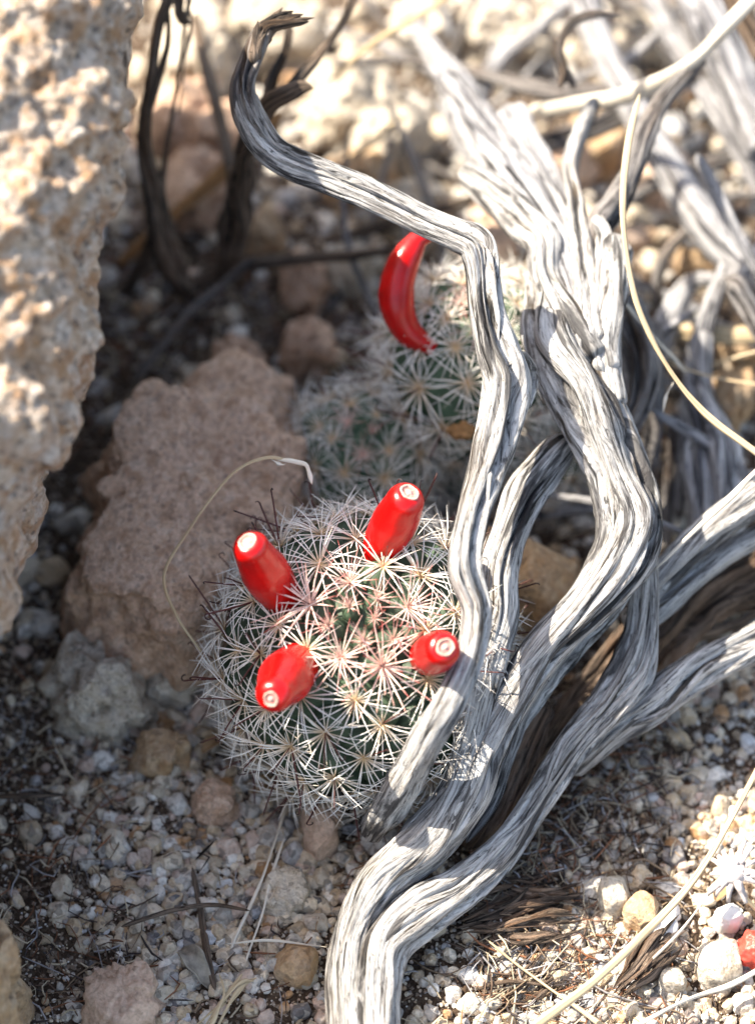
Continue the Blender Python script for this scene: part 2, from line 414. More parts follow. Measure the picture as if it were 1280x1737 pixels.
# hero rocks: (name, outline, height of outline, rise, material, label, seed, bump, facets)
outline_rock('granite_slab', [(128, 1050), (138, 960), (175, 870), (195, 785), (232, 720), (300, 690), (400, 655), (455, 690), (488, 770), (500, 900), (480, 1010), (400, 1100), (330, 1140), (230, 1135)], 1.0, 1.7, M_SLAB,
             'large pinkish tan granite slab lying in shade left of the cacti', 'rock', 3, (300, 130), .15, -3, round_=.5)
outline_rock('flat_rock', [(385, 660), (430, 645), (485, 655), (500, 690), (450, 700), (390, 690)], .9, .5, M_SLAB, 'small flat tan rock resting at the upper corner of the granite slab', 'rock', 4, (90, 40), .1, 2)
outline_rock('grey_rock', [(85, 1170), (110, 1100), (160, 1095), (215, 1135), (262, 1205), (240, 1235), (180, 1245), (110, 1215)], .3, .75, M_GREYR, 'rough pale grey rock below the left corner of the granite slab', 'rock', 5, (120, 54), .13, 3, round_=.4)
outline_rock('pale_rock', [(250, 1150), (300, 1130), (335, 1150), (325, 1185), (285, 1190), (255, 1180)], .2, .4, M_GREYR, 'small blocky pale rock wedged between the slab and the cactus base', 'rock', 6, (80, 36), .08, 3)
outline_rock('cream_rock', [(228, 1275), (250, 1250), (300, 1250), (322, 1280), (300, 1310), (240, 1310)], .2, .45, M_OCHRE, 'cream lumpy rock between the grey rock and the cactus', 'rock', 7, (80, 36), .1, 3)
outline_rock('brown_pitted_rock', [(325, 1365), (335, 1335), (375, 1325), (400, 1350), (395, 1385), (350, 1395)], .2, .35, M_SLAB, 'brownish pitted rock just below the lower left of the cactus', 'rock', 8, (80, 36), .08, 3)
outline_rock('pink_wedge_stone', [(508, 1385), (545, 1358), (570, 1360), (570, 1405), (560, 1445), (540, 1450), (515, 1410)], .25, .4, M_PINK, 'pale pink wedge-shaped stone below the cactus, beside the branch foot', 'stone', 9, (80, 40), .03, 7, round_=.4)
outline_rock('pink_cream_rock', [(145, 1700), (165, 1660), (215, 1645), (262, 1655), (275, 1690), (270, 1730), (225, 1775), (150, 1775)], .25, .6, M_PINK, 'large pinkish cream rock at the bottom edge, left of the straw clump', 'rock', 10, (120, 50), .09, 4, round_=.4)
outline_rock('rounded_beige_stone', [(463, 1640), (490, 1603), (530, 1615), (540, 1650), (515, 1675), (475, 1672)], .2, .4, M_OCHRE, 'rounded beige stone between the straw clump and the trunk foot', 'stone', 11, (80, 36), .05, 4)
outline_rock('brown_edge_rock', [(-90, 1560), (0, 1585), (20, 1630), (28, 1700), (30, 1780), (-80, 1820)], 1.2, 1.4, M_OCHRE, 'brown rock cut off by the lower left corner of the picture', 'rock', 12, (100, 44), .12, 2)
outline_rock('ochre_rock', [(800, 900), (870, 905), (915, 935), (975, 1010), (985, 1050), (960, 1085), (900, 1095), (830, 1050), (800, 980)], .7, 1.1, M_OCHRE, 'smooth ochre rock half sunlit behind the branches right of the cactus', 'rock', 13, (120, 50), .06, 7, round_=.35)
outline_rock('white_block_stone', [(1185, 1610), (1215, 1590), (1250, 1600), (1255, 1650), (1225, 1670), (1195, 1660)], .1, .25, M_GREYR, 'bright white blocky stone left of the shrivelled red fruit', 'stone', 14, (70, 34), .04, 6)
outline_rock('grey_quartz_stone', [(1118, 1660), (1140, 1640), (1160, 1648), (1165, 1668), (1140, 1683), (1120, 1678)], .1, .22, M_GREYR, 'grey round quartz stone beside the shredded bark at lower right', 'stone', 15, (70, 34), .05, 5)
outline_rock('white_quartz_stone', [(1012, 1500), (1035, 1485), (1062, 1500), (1065, 1530), (1045, 1548), (1020, 1535)], .2, .35, M_GREYR, 'clean white quartz stone left of the long curved straw', 'stone', 16, (70, 34), .03, 6)
outline_rock('cream_mica_stone', [(1060, 1530), (1085, 1520), (1115, 1530), (1118, 1560), (1090, 1578), (1062, 1565)], .2, .35, M_OCHRE, 'dirty cream stone touching the left side of the long curved straw', 'stone', 17, (70, 34), .05, 5)
outline_rock('crumbly_rock', [(445, 1500), (480, 1485), (520, 1490), (535, 1520), (510, 1550), (460, 1550), (440, 1530)], .15, .35, M_GREYR, 'crumbly cream rock in the gravel right of the twin straws', 'rock', 18, (80, 36), .08, 3)
outline_rock('oval_white_stone', [(1212, 1548), (1230, 1538), (1252, 1545), (1258, 1560), (1240, 1572), (1215, 1568)], .15, .3, M_CREAM, 'oval white stone below the dried white flower', 'stone', 19, (60, 30), .06, 2)
outline_rock('bleached_shard', [(1103, 1590), (1128, 1545), (1146, 1532), (1155, 1540), (1145, 1562), (1115, 1595)], .15, .12, M_CREAM, 'long smooth bluish white shard beside the curved straw', 'shard', 20, (60, 30), .01, 1)
# pale stones out of focus behind
BG = [((600, 175), (95, 60), 'M_GREYR', 'broad flat whitish rock at top centre behind the arching branch'), ((460, 45), (75, 60), 'M_GREYR', 'very bright white rock behind the top of the arching branch'),
      ((330, 90), (70, 60), 'M_GREYR', 'overexposed white rock behind the dark stems at upper left'), ((665, 235), (70, 45), 'M_GREYR', 'pale grey flat stone above the arching branch'),
      ((620, 300), (60, 38), 'M_OCHRE', 'cream stone just above the sunlit part of the arching branch'), ((835, 395), (45, 50), 'M_PINK', 'pinkish pale rock between the arch corner and the fan of branches'),
      ((940, 300), (60, 55), 'M_PINK', 'pale pink stone behind the fan of grey branches'), ((1130, 310), (55, 42), 'M_PINK', 'pink beige stone right of the straw bend at upper right'),
      ((1230, 680), (45, 60), 'M_OCHRE', 'cream sunlit stone at the right edge behind the straw'), ((1190, 430), (50, 40), 'M_OCHRE', 'tan blurred stone under the long diagonal branch'),
      ((320, 230), (85, 60), 'M_SLAB', 'tan rock in half shade behind the dark stems'), ((330, 330), (70, 50), 'M_SLAB', 'brownish rock between the two dark stems'),
      ((520, 480), (40, 42), 'M_SLAB', 'brown pointed stone in the shaded hollow left of the red banana fruit'), ((590, 455), (45, 26), 'M_GREYR', 'pale oval stone lit just left of the red banana fruit'),
      ((450, 400), (45, 36), 'M_OCHRE', 'cream stone in half sun above the horizontal dark twig'), ((520, 590), (44, 38), 'M_SLAB', 'brown stone in the shaded hollow above the second cactus'),
      ((400, 620), (45, 30), 'M_SLAB', 'tan stone in deep shade above the granite slab'), ((860, 60), (80, 45), 'M_GREYR', 'pale rock at the top behind the curly twig'),
      ((720, 60), (60, 40), 'M_GREYR', 'whitish rock under the thin straw at top centre'), ((1010, 250), (50, 50), 'M_OCHRE', 'cream rock beneath the straw crossing at upper right'),
      ((1260, 590), (45, 35), 'M_OCHRE', 'pale stone at the right edge above the thin straws'), ((700, 350), (70, 28), 'M_GREYR', 'flat grey stone in front of the arch corner'),
      ((1090, 60), (60, 40), 'M_GREYR', 'blurred white stone between the branches at the top right'), ((930, 860), (26, 22), 'M_GREYR', 'small round pale stone framed by the trunk and inner branch'),
      ((965, 985), (22, 30), 'M_OCHRE', 'little orange brown pebble against the inside edge of the trunk'), ((1215, 800), (30, 30), 'M_OCHRE', 'rusty stone behind the broken stump on the right')]
for k, ((x, y), (rx, ry), mt, lb) in enumerate(BG):
    r = np.random.default_rng(200+k); pts = [(x+rx*math.cos(a)*r.uniform(.8, 1.1), y+ry*math.sin(a)*r.uniform(.8, 1.1)) for a in np.linspace(0, 2*math.pi, 9)[:-1]]
    outline_rock('background_stone', pts, .3, .3+rx*.006, globals()[mt], lb, 'stone', 30+k, (84, 40), .15, 9, 'blurred stones on the slope behind', round_=.4)

# ------------------------------------------------------------------ tubes and wood
def frames(C):
    T = np.gradient(C, axis=0); T /= np.maximum(np.linalg.norm(T, axis=1)[:, None], 1e-9)
    n = np.cross(T[0], -VD); n /= np.linalg.norm(n); Ns = [n]
    for i in range(1, len(C)):
        n = Ns[-1]-T[i]*(Ns[-1]@T[i]); n /= max(np.linalg.norm(n), 1e-9); Ns.append(n)
    Nn = np.array(Ns); return T, Nn, np.cross(T, Nn)
def resample(K, ds):
    D = catmull(K, 24); s = np.r_[0, np.cumsum(np.linalg.norm(np.diff(D[:, :3], axis=0), axis=1))]
    u = np.linspace(0, s[-1], max(4, int(s[-1]/ds)+1)); return np.stack([np.interp(u, s, D[:, k]) for k in range(4)], -1), u
def limb(pts, seed, na=96, ds=.045, rough=1.0, twist=.25, flat=.0, taper=(.15, .15), fiss=4, wob=.0, world_pts=False):
    """pts: (px, py, full width in px, depth). returns V, F, grain"""
    if world_pts: K = np.array(pts)
    else: K = np.array([[*P(x, y, d), w*.5*d/FPX] for x, y, w, d in pts])
    D, s = resample(K, ds); C = D[:, :3]; R = np.maximum(D[:, 3], .004); L = s[-1]; r = np.random.default_rng(seed)
    if wob:
        q = np.stack([s*.9, s*0+seed, s*0], -1); env = np.minimum(1, np.minimum(s, L-s)/.6)[:, None]
        C = C+env*wob*np.stack([perlin(q), perlin(q+31), perlin(q+67)], -1)
    T, Nn, B = frames(C)
    R = R*np.minimum(1, (s/taper[0])**.6+.04)*np.minimum(1, ((L-s)/taper[1])**.6+.04)
    th = np.linspace(0, 2*np.pi, na, endpoint=False)
    TH = th[None]+twist*s[:, None]; rm = max(np.median(R), .02)
    gx = np.cos(TH)*rm; gy = np.sin(TH)*rm; gz = np.broadcast_to(s[:, None], gx.shape)
    g = np.stack([gx, gy, gz], -1); o = seed*5.31
    wv = perlin(g*[.8/max(rm, .2), .8/max(rm, .2), .35]+o)                       # big lumps
    big = perlin(g*[2.2, 2.2, .14]+o+11); m1 = -np.abs(perlin(g*[4.2, 4.2, .25]+o+23)); m2 = -np.abs(perlin(g*[13, 13, .7]+o+41)); m3 = perlin(g*[24, 24, 2.5]+o+59)
    d = rm*.30*wv*rough+rm*.10*rough*perlin(g*[.9/max(rm, .2), .9/max(rm, .2), 1.5]+o+77)+rough*min(rm*2, 1)*(.20*big+.10*(m1+.25)+.05*(m2+.2)+.022*m3+.055*np.maximum(0, perlin(g*[7, 7, 1.6]+o+91)-.12))
    for k in range(int(fiss)):
        s0 = r.uniform(0, L); ln = r.uniform(.12, .35)*L; t0 = r.uniform(0, 2*np.pi)
        tc = t0+.5*perlin(np.stack([s*.45, s*0+k*3.3+seed, s*0], -1))
        dd = (TH-twist*s[:, None]*0-tc[:, None]+np.pi) % (2*np.pi)-np.pi
        env = np.exp(-((s-s0)/ln)**4)[:, None]
        wd = .03+.05*r.random()**2; rag = 1+.5*perlin(np.stack([s*3.1, s*0+k*7.7, s*0+seed], -1))[:, None]; d = d-env*min(rm*.75, .34)*rough*rag*np.exp(-(dd*rm/wd)**2)
    rad = np.maximum(R[:, None]+d*(R/rm)[:, None], R[:, None]*.25)
    cx = np.cos(th)[None]*rad; cy = np.sin(th)[None]*rad*(1-flat)
    V = C[:, None]+Nn[:, None]*cx[..., None]+B[:, None]*cy[..., None]
    n = len(s); idx = np.arange(n*na).reshape(n, na); j = np.roll(idx, -1, 1)
    F = np.stack([idx[:-1], j[:-1], j[1:], idx[1:]], -1).reshape(-1, 4)
    V = V.reshape(-1, 3); gg = (g+[o, 0, 0]).reshape(-1, 3)
    a, b = len(V), len(V)+1
    V = np.vstack([V, C[0], C[-1]]); gg = np.vstack([gg, gg[0], gg[-1]])
    c0 = np.stack([np.full(na, a), j[0], idx[0], np.full(na, a)], -1)
    F3 = np.stack([np.full(na, a), j[0], idx[0]], -1); F4 = np.stack([np.full(na, b), idx[-1], j[-1]], -1)
    return V, F, gg, np.vstack([F3, F4])
def limb_obj(name, limbs, mat, parent=None, base=(0, 0, 0)):
    VV, QQ, TT, GG = [], [], [], []; n = 0
    for V, F, g, T3 in limbs:
        VV.append(V); QQ.append(F+n); TT.append(T3+n); GG.append(g); n += len(V)
    V = np.concatenate(VV)-np.asarray(base); Q = np.concatenate(QQ); T3 = np.concatenate(TT)
    me = bpy.data.meshes.new(name); me.vertices.add(len(V)); me.vertices.foreach_set('co', V.astype(np.float32).ravel())
    li = np.concatenate([Q.ravel(), T3.ravel()]).astype(np.int32)
    st = np.concatenate([np.arange(len(Q))*4, len(Q)*4+np.arange(len(T3))*3]).astype(np.int32)
    me.loops.add(len(li)); me.loops.foreach_set('vertex_index', li); me.polygons.add(len(st)); me.polygons.foreach_set('loop_start', st)
    me.update(calc_edges=True); me.polygons.foreach_set('use_smooth', np.ones(len(st), bool))
    a = me.attributes.new('grain', 'FLOAT_VECTOR', 'POINT'); a.data.foreach_set('vector', np.concatenate(GG).astype(np.float32).ravel()); me.update()
    return obj(name, me, mat, parent, None if parent is not None else base)
def strands(pts, n, seed, spread=.55, wfac=.45, **kw):
    """a limb plus n ropes of wood running along its camera side, as weathered grain lifts"""
    r = np.random.default_rng(seed); out = [limb(pts, seed, **kw)]
    for k in range(n):
        off0 = (k+.5)/n*2-1; P_ = []
        i0 = 0; i1 = len(pts)
        for q, (x, y, w, d) in enumerate(pts[i0:i1]):
            a, b = pts[max(0, q-1)], pts[min(len(pts)-1, q+1)]
            tx, ty = b[0]-a[0], b[1]-a[1]; l = math.hypot(tx, ty) or 1
            o = (off0+.35*r.normal())*spread*w*.5; rise = math.sqrt(max(.05, 1-(abs(o)/(w*.5))**2))
            P_.append((x-ty/l*o, y+tx/l*o, w*wfac*r.uniform(.6, 1.2), d-rise*w*.5*d/FPX*.72))
        k2 = dict(kw); k2['na'] = 48; k2['fiss'] = 2; k2['taper'] = (1.2, 1.2)
        out.append(limb(P_, seed*13+k, **k2))
    return out

sb = P(650, 1600, 41.6); sb = np.array([sb[0], sb[1], 0.])
shrub = empty('dead_shrub', sb, 'silvery weathered dead shrub trunk and limbs twisting past the right of the cactus', 'dead shrub')
A = [(420, 140, 40, 43.1), (420, 175, 52, 43.0), (440, 220, 60, 42.9), (478, 262, 58, 42.8), (560, 298, 54, 42.7), (640, 332, 54, 42.6), (720, 372, 54, 42.5), (776, 396, 56, 42.4), (806, 412, 60, 42.35),
     (816, 440, 58, 42.3), (822, 515, 56, 42.2), (838, 590, 70, 42.1), (855, 650, 78, 42.0), (842, 730, 72, 41.8), (822, 810, 62, 41.6), (800, 880, 54, 41.2), (786, 960, 56, 40.9), (806, 1030, 52, 40.9),
     (800, 1100, 50, 40.8), (774, 1170, 54, 40.6), (734, 1240, 58, 40.7), (696, 1310, 62, 41.3), (656, 1375, 62, 42.1), (626, 1420, 46, 42.9)]
limb_obj('branch', [limb(A, 3, 128, .04, .85, .05, .1, (.3, .3), 12)], M_WOOD, shrub, sb)
o = limb_obj('shade_toned_branch_end', [limb([(474, 34, 22, 43.3), (448, 60, 40, 43.2), (430, 100, 44, 43.1), (416, 150, 48, 43.0), (426, 200, 52, 42.95), (450, 240, 34, 42.9)], 65, 72, .035, 1.5, .1, .1, (.2, .2), 8)], M_STEM, shrub, sb)  # darker wood tone painted in for the boulder's shade on this end
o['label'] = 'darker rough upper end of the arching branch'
# ragged broken tip of the arching branch
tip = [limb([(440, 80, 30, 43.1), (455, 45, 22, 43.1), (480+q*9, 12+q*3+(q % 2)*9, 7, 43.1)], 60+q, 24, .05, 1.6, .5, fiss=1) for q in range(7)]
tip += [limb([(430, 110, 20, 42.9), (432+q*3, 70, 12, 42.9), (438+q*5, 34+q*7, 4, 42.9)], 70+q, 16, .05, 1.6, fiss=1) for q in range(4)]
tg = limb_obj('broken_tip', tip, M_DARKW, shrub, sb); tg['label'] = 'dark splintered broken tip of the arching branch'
B = [(925, 430, 50, 44.6), (935, 500, 76, 44.0), (952, 575, 118, 43.5), (978, 650, 128, 43.2), (1012, 720, 116, 43.1), (1045, 800, 104, 43.0), (1062, 880, 106, 42.8), (1046, 955, 98, 42.5), (990, 1030, 80, 42.3), (922, 1098, 76, 42.2),
     (870, 1180, 76, 42.1), (818, 1270, 84, 42.1), (780, 1350, 90, 42.1), (718, 1425, 88, 42.1), (642, 1495, 76, 41.9), (598, 1575, 58, 41.6), (583, 1660, 54, 41.2), (588, 1780, 60, 40.6)]
B2 = [(1085, 930, 40, 43.2), (1040, 1020, 50, 43.1), (965, 1105, 54, 43.0), (905, 1190, 46, 43.0), (865, 1270, 34, 43.0), (832, 1360, 30, 42.9), (790, 1430, 26, 42.8)]
limb_obj('trunk_ridge', [limb(B2, 19, 96, .04, 1.1, .1, .1, (.5, .5), 8)], M_WOOD, shrub, sb)
limb_obj('trunk', strands(B, 2, 5, spread=.42, wfac=.42, na=176, ds=.04, rough=.85, twist=.06, flat=.1, taper=(.6, .3), fiss=15), M_WOOD, shrub, sb)
Cc = [(1085, 880, 40, 43.1), (1095, 960, 44, 43.2), (1090, 1060, 52, 43.3), (1072, 1130, 74, 43.2), (1030, 1195, 66, 43.0), (968, 1270, 54, 42.9), (906, 1365, 46, 42.8), (850, 1445, 52, 42.5), (780, 1505, 62, 42.2),
      (706, 1550, 76, 41.8), (656, 1605, 74, 41.5), (640, 1680, 70, 41.1), (640, 1790, 76, 40.6)]
limb_obj('root', strands(Cc, 2, 8, spread=.45, wfac=.42, na=144, ds=.04, rough=.85, twist=.05, flat=.1, taper=(.5, .3), fiss=13), M_WOOD, shrub, sb)
Dd = [(975, 735, 40, 43.5), (940, 775, 62, 43.2), (895, 835, 72, 42.9), (865, 905, 66, 42.6), (845, 975, 66, 42.3), (846, 1040, 64, 42.1), (832, 1100, 60, 42.0), (815, 1160, 60, 41.9), (798, 1240, 50, 41.9), (770, 1330, 48, 42.2), (720, 1400, 46, 42.5)]
limb_obj('branch', [limb(Dd, 12, 112, .04, .9, -.15, .05, (.4, .4), 4)], M_WOOD, shrub, sb)
limb_obj('branch', strands([(1330, 820, 58, 44.0), (1270, 852, 58, 44.0), (1200, 905, 54, 43.9), (1130, 975, 50, 43.8), (1070, 1040, 50, 43.8)], 1, 14, na=96, rough=.9, fiss=5), M_WOOD, shrub, sb)
limb_obj('branch', [limb([(1340, 890, 44, 44.3), (1270, 915, 42, 44.3), (1190, 968, 42, 44.2), (1120, 1025, 46, 44.0), (1060, 1070, 50, 44.0)], 16, 96, .045, 1, .1, fiss=4)], M_WOOD, shrub, sb)
limb_obj('root', strands([(1350, 1045, 70, 43.8), (1280, 1088, 66, 43.8), (1190, 1135, 68, 43.7), (1110, 1190, 66, 43.5), (1040, 1240, 50, 43.4), (960, 1310, 40, 43.4)], 2, 18, na=112, rough=.95, fiss=6), M_WOOD, shrub, sb)
limb_obj('bark_layer', strands([(1340, 940, 90, 45.4), (1230, 1000, 90, 45.4), (1130, 1070, 84, 45.2), (1040, 1160, 80, 44.8), (950, 1240, 64, 44.6), (890, 1330, 50, 44.4)], 5, 21, spread=1.0, wfac=.22, na=112, wob=.1, rough=1.5, fiss=8), M_BARK, shrub, sb)
limb_obj('bark_layer', strands([(930, 1190, 50, 43.4), (880, 1270, 60, 43.4), (835, 1370, 60, 43.3), (790, 1440, 40, 43.2)], 4, 24, spread=1.0, wfac=.25, na=80, rough=1.2, fiss=4), M_BARK, shrub, sb)
FAN = [([(700, 30, 22, 50.8), (738, 95, 40, 49.8), (785, 170, 62, 48.4), (830, 250, 76, 47.2), (885, 330, 84, 46.0), (935, 410, 72, 44.8), (960, 490, 70, 44.0), (985, 580, 80, 43.5)], 31, M_WOODB),
       ([(860, 190, 50, 48.2), (890, 260, 66, 47.2), (925, 330, 66, 46.2), (955, 400, 60, 45.0), (955, 470, 50, 44.2), (975, 560, 60, 43.6)], 32, M_WOODB),
       ([(782, 285, 40, 45.8), (830, 315, 58, 45.4), (890, 370, 60, 44.8), (925, 410, 54, 44.3), (928, 470, 46, 43.9), (965, 540, 60, 43.5), (1010, 620, 60, 43.2)], 33, M_WOOD),
       ([(1010, 165, 20, 47.2), (985, 220, 26, 46.6), (965, 280, 28, 45.8), (975, 340, 32, 45.0), (985, 410, 34, 44.2), (992, 490, 40, 43.7), (1005, 590, 50, 43.2)], 34, M_WOOD),
       ([(1005, 370, 28, 44.6), (1022, 410, 34, 44.2), (1012, 470, 34, 43.8), (1012, 540, 44, 43.5), (1030, 640, 44, 43.1)], 35, M_WOOD),
       ([(1040, 395, 34, 44.0), (1044, 450, 40, 43.8), (1040, 520, 44, 43.5), (1030, 600, 44, 43.3), (1045, 700, 40, 43.1)], 36, M_WOOD),
       ([(1065, 415, 30, 44.4), (1052, 470, 34, 44.1), (1040, 560, 30, 43.8), (1040, 640, 26, 43.5)], 37, M_WOOD),
       ([(905, 425, 30, 44.6), (912, 480, 44, 44.3), (915, 540, 50, 43.9), (930, 600, 40, 43.5)], 38, M_WOOD),
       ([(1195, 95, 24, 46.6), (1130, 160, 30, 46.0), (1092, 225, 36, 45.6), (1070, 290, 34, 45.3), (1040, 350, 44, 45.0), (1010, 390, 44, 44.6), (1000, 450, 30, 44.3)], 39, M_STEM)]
for pts, sd_, mt in FAN: limb_obj('branch', [limb(pts, sd_, 72, .05, .95, .15, fiss=3)], mt, shrub, sb)
limb_obj('splinter', [limb([(862, 620, 14, 41.9), (888, 600, 10, 42.2), (897, 640, 30, 42.5), (880, 700, 24, 42.2)], 40, 32, .05, 1.3)], M_WOOD, shrub, sb)
limb_obj('splinter', [limb([(832, 800, 20, 41.4), (828, 850, 12, 41.3), (826, 895, 5, 41.3)], 41, 24, .05, 1.3)], M_WOOD, shrub, sb)

# shaded old stem behind the trunk
def wood_thing(name, label, cat, limbs, mat, at, group=None, part='stem'):
    b = ground_pt(*at) if len(at) == 2 else P(*at)
    if len(limbs) == 1:
        return tag(limb_obj(name, limbs, mat, None, b), label, cat, group)
    e = empty(name, b, label, cat, group)
    for l in limbs: limb_obj(part, [l], mat, e, b)
    return e
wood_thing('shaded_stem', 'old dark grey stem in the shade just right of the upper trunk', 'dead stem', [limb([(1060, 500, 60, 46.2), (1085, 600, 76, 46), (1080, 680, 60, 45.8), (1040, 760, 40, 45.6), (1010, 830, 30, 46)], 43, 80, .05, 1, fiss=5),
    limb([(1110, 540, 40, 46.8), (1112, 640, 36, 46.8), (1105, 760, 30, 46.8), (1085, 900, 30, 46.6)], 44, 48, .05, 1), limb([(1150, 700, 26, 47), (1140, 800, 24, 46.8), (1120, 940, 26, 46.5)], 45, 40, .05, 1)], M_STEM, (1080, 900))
wood_thing('broken_stump', 'pale broken upright stump with blunt jointed top at the right', 'dead stem', [limb([(1190, 560, 40, 47.6), (1185, 660, 56, 47.2), (1200, 740, 80, 46.6), (1205, 790, 96, 46.2), (1205, 870, 80, 46.0), (1190, 960, 70, 46)], 46, 96, .05, 1, fiss=6),
    limb([(1235, 440, 26, 47.9), (1200, 540, 28, 47.7), (1180, 640, 30, 47.4), (1165, 740, 34, 47), (1150, 880, 30, 46.8)], 47, 48, .05, .8)], M_WOODB, (1200, 930))
BGB = [([(970, -60, 50, 50.5), (1010, 60, 56, 50), (1065, 170, 56, 49.4), (1130, 280, 52, 48.8), (1200, 385, 56, 48.2), (1290, 480, 60, 47.6), (1360, 560, 60, 47)], 'long straight pale branch running diagonally down the upper right', M_WOODB),
       ([(1170, -60, 80, 50.2), (1215, 60, 84, 49.6), (1255, 160, 76, 49.2), (1300, 270, 70, 48.8)], 'thickest blurred pale branch leaning in from the top right corner', M_WOODB),
       ([(1090, -40, 34, 51), (1160, 90, 40, 50.4), (1225, 200, 36, 49.8), (1300, 340, 36, 49.2)], 'slim blurred grey branch between the two thicker ones at upper right', M_WOODB),
       ([(1225, -40, 36, 46.8), (1262, 40, 40, 46.6), (1300, 110, 44, 46.5)], 'dark charred twig crossing the top right corner', M_DARKW),
       ([(1180, 260, 18, 46.8), (1215, 330, 26, 46.8), (1255, 410, 26, 46.8), (1310, 500, 26, 46.8)], 'short blurred grey stick ending freely right of the diagonal branch', M_WOODB),
       ([(1225, 470, 10, 46.2), (1245, 480, 36, 46.2), (1265, 515, 40, 46.2), (1310, 590, 40, 46.2)], 'stubby twig with a frayed knobbly end at the right edge', M_STEM),
       ([(1300, 400, 20, 47.6), (1250, 470, 24, 47.5), (1170, 480, 30, 48.6), (1120, 570, 50, 48.2), (1090, 640, 40, 48)], 'blurred pale crooked branch below the diagonal one', M_WOODB),
       ([(960, 140, 16, 46.8), (938, 70, 14, 46.5), (955, 110, 14, 46.5), (950, 150, 14, 46.6)], 'tiny side spur on the dark curly twig', M_DARKW),
       ([(975, 150, 20, 46.9), (948, 95, 18, 46.5), (965, 45, 18, 46.4), (1005, 25, 20, 46.3), (1055, 28, 8, 46.3)], 'dark curly twig hooking over at the top right of centre', M_STEM),
       ([(560, 108, 14, 51.5), (700, 103, 16, 51), (830, 130, 22, 50.5), (960, 160, 34, 49.8), (1100, 150, 30, 49.5)], 'thin dark twig lying level behind the top of the fan', M_STEM),
       ([(1000, -30, 24, 51.5), (900, 60, 24, 51.2), (840, 110, 30, 51), (780, 230, 30, 50.5)], 'blurred grey twig slanting behind the fan of branches', M_WOODB),
       ([(1290, 60, 20, 50), (1150, 140, 26, 50), (1020, 210, 34, 49.8), (880, 260, 30, 49.6)], 'dark grey twig crossing under the broad straw', M_STEM),
       ([(1280, 260, 24, 49.8), (1190, 280, 24, 49.8), (1060, 340, 30, 49.2), (1010, 420, 24, 48.8)], 'slate coloured twig passing under the diagonal branch', M_STEM),
       ([(1150, 20, 16, 51), (1080, 90, 20, 50.8), (1010, 130, 20, 50.6)], 'short grey twig near the top between pale branches', M_WOODB),
       ([(1290, 330, 18, 49.4), (1230, 340, 18, 49.4), (1130, 430, 24, 49), (1110, 520, 20, 48.8)], 'small dark twig in the shade under the diagonal branch', M_STEM),
       ([(850, 325, 12, 50), (740, 355, 20, 49.8), (640, 385, 22, 50), (545, 410, 18, 50.2)], 'dark twig slanting behind the arch above the red banana fruit', M_DARKW),
       ([(700, 420, 16, 48.8), (600, 432, 22, 49.0), (480, 442, 24, 49.4), (380, 460, 26, 49.8), (300, 500, 26, 50)], 'dark level twig left of the red banana fruit', M_DARKW)]
for k, (pts, lb, mt) in enumerate(BGB):
    p0 = min(pts, key=lambda q: -q[3])
    wood_thing('dead_branch' if max(q[2] for q in pts) > 30 else 'twig', lb, 'branch' if max(q[2] for q in pts) > 30 else 'twig', [limb(pts, 100+k, 40 if max(q[2] for q in pts) < 30 else 64, .06, .8, .1, fiss=2)], mt, tuple(np.array(p0)[[0, 1, 3]]), 'dead branches and twigs behind the shrub')
r = np.random.default_rng(404); TG = []
for k in range(46):
    x, y = (r.uniform(560, 1330), r.uniform(-60, 420)) if k % 4 else (r.uniform(960, 1330), r.uniform(400, 900)); a = r.choice([-.9, .9, 1.2, .1])+r.normal()*.35; L = r.uniform(60, 210); dp = gdep(y)-r.uniform(.3, 2.2); c = r.normal()*26; wd = r.uniform(6, 20)
    TG.append(limb([(x-L*math.cos(a), y-L*math.sin(a), wd*.6, dp+.2), (x+c*math.sin(a), y-c*math.cos(a), wd, dp), (x+L*math.cos(a), y+L*math.sin(a), wd*.7, dp+.1*r.normal())], 700+k, 14, .12, .9, .1, .2, (.3, .3), 0))
tag(limb_obj('twig_tangle', TG[::2], M_WOODB, None, ground_pt(1000, 200)), 'tangle of thin pale blurred dead twigs behind the fan of branches', 'twigs', kind='stuff')
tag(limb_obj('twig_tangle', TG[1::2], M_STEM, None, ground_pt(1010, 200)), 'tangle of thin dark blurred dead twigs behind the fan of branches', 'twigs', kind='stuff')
wood_thing('dark_dead_stems', 'clump of dark brown dead stems standing in shade beside the boulder', 'dead stems',
    [limb([(305, -40, 22, 46), (272, 40, 17, 46), (256, 140, 19, 46.2), (244, 240, 23, 46.8), (262, 330, 33, 47.6), (285, 430, 43, 48.6), (320, 500, 29, 49.8)], 51, 40, .06, 1),
     limb([(325, -30, 17, 46), (312, 50, 9, 46), (300, 150, 9, 46.3), (283, 250, 10, 47), (270, 360, 19, 48)], 52, 24, .06, 1),
     limb([(285, 10, 10, 46), (285, 70, 10, 46.1), (270, 130, 12, 46.3), (252, 190, 13, 46.6)], 53, 24, .06, 1),
     limb([(300, -20, 16, 46), (312, 30, 20, 46), (330, 40, 5, 46)], 531, 20, .05, 2, wob=.1), limb([(318, 0, 8, 46), (322, 60, 9, 46), (310, 120, 7, 46.1), (302, 200, 5, 46.4)], 532, 14, .05, 2, wob=.1),
     limb([(270, 340, 22, 47.8), (250, 420, 22, 48.6), (215, 500, 17, 50)], 54, 32, .06, 1)], M_DARKW, (310, 500))
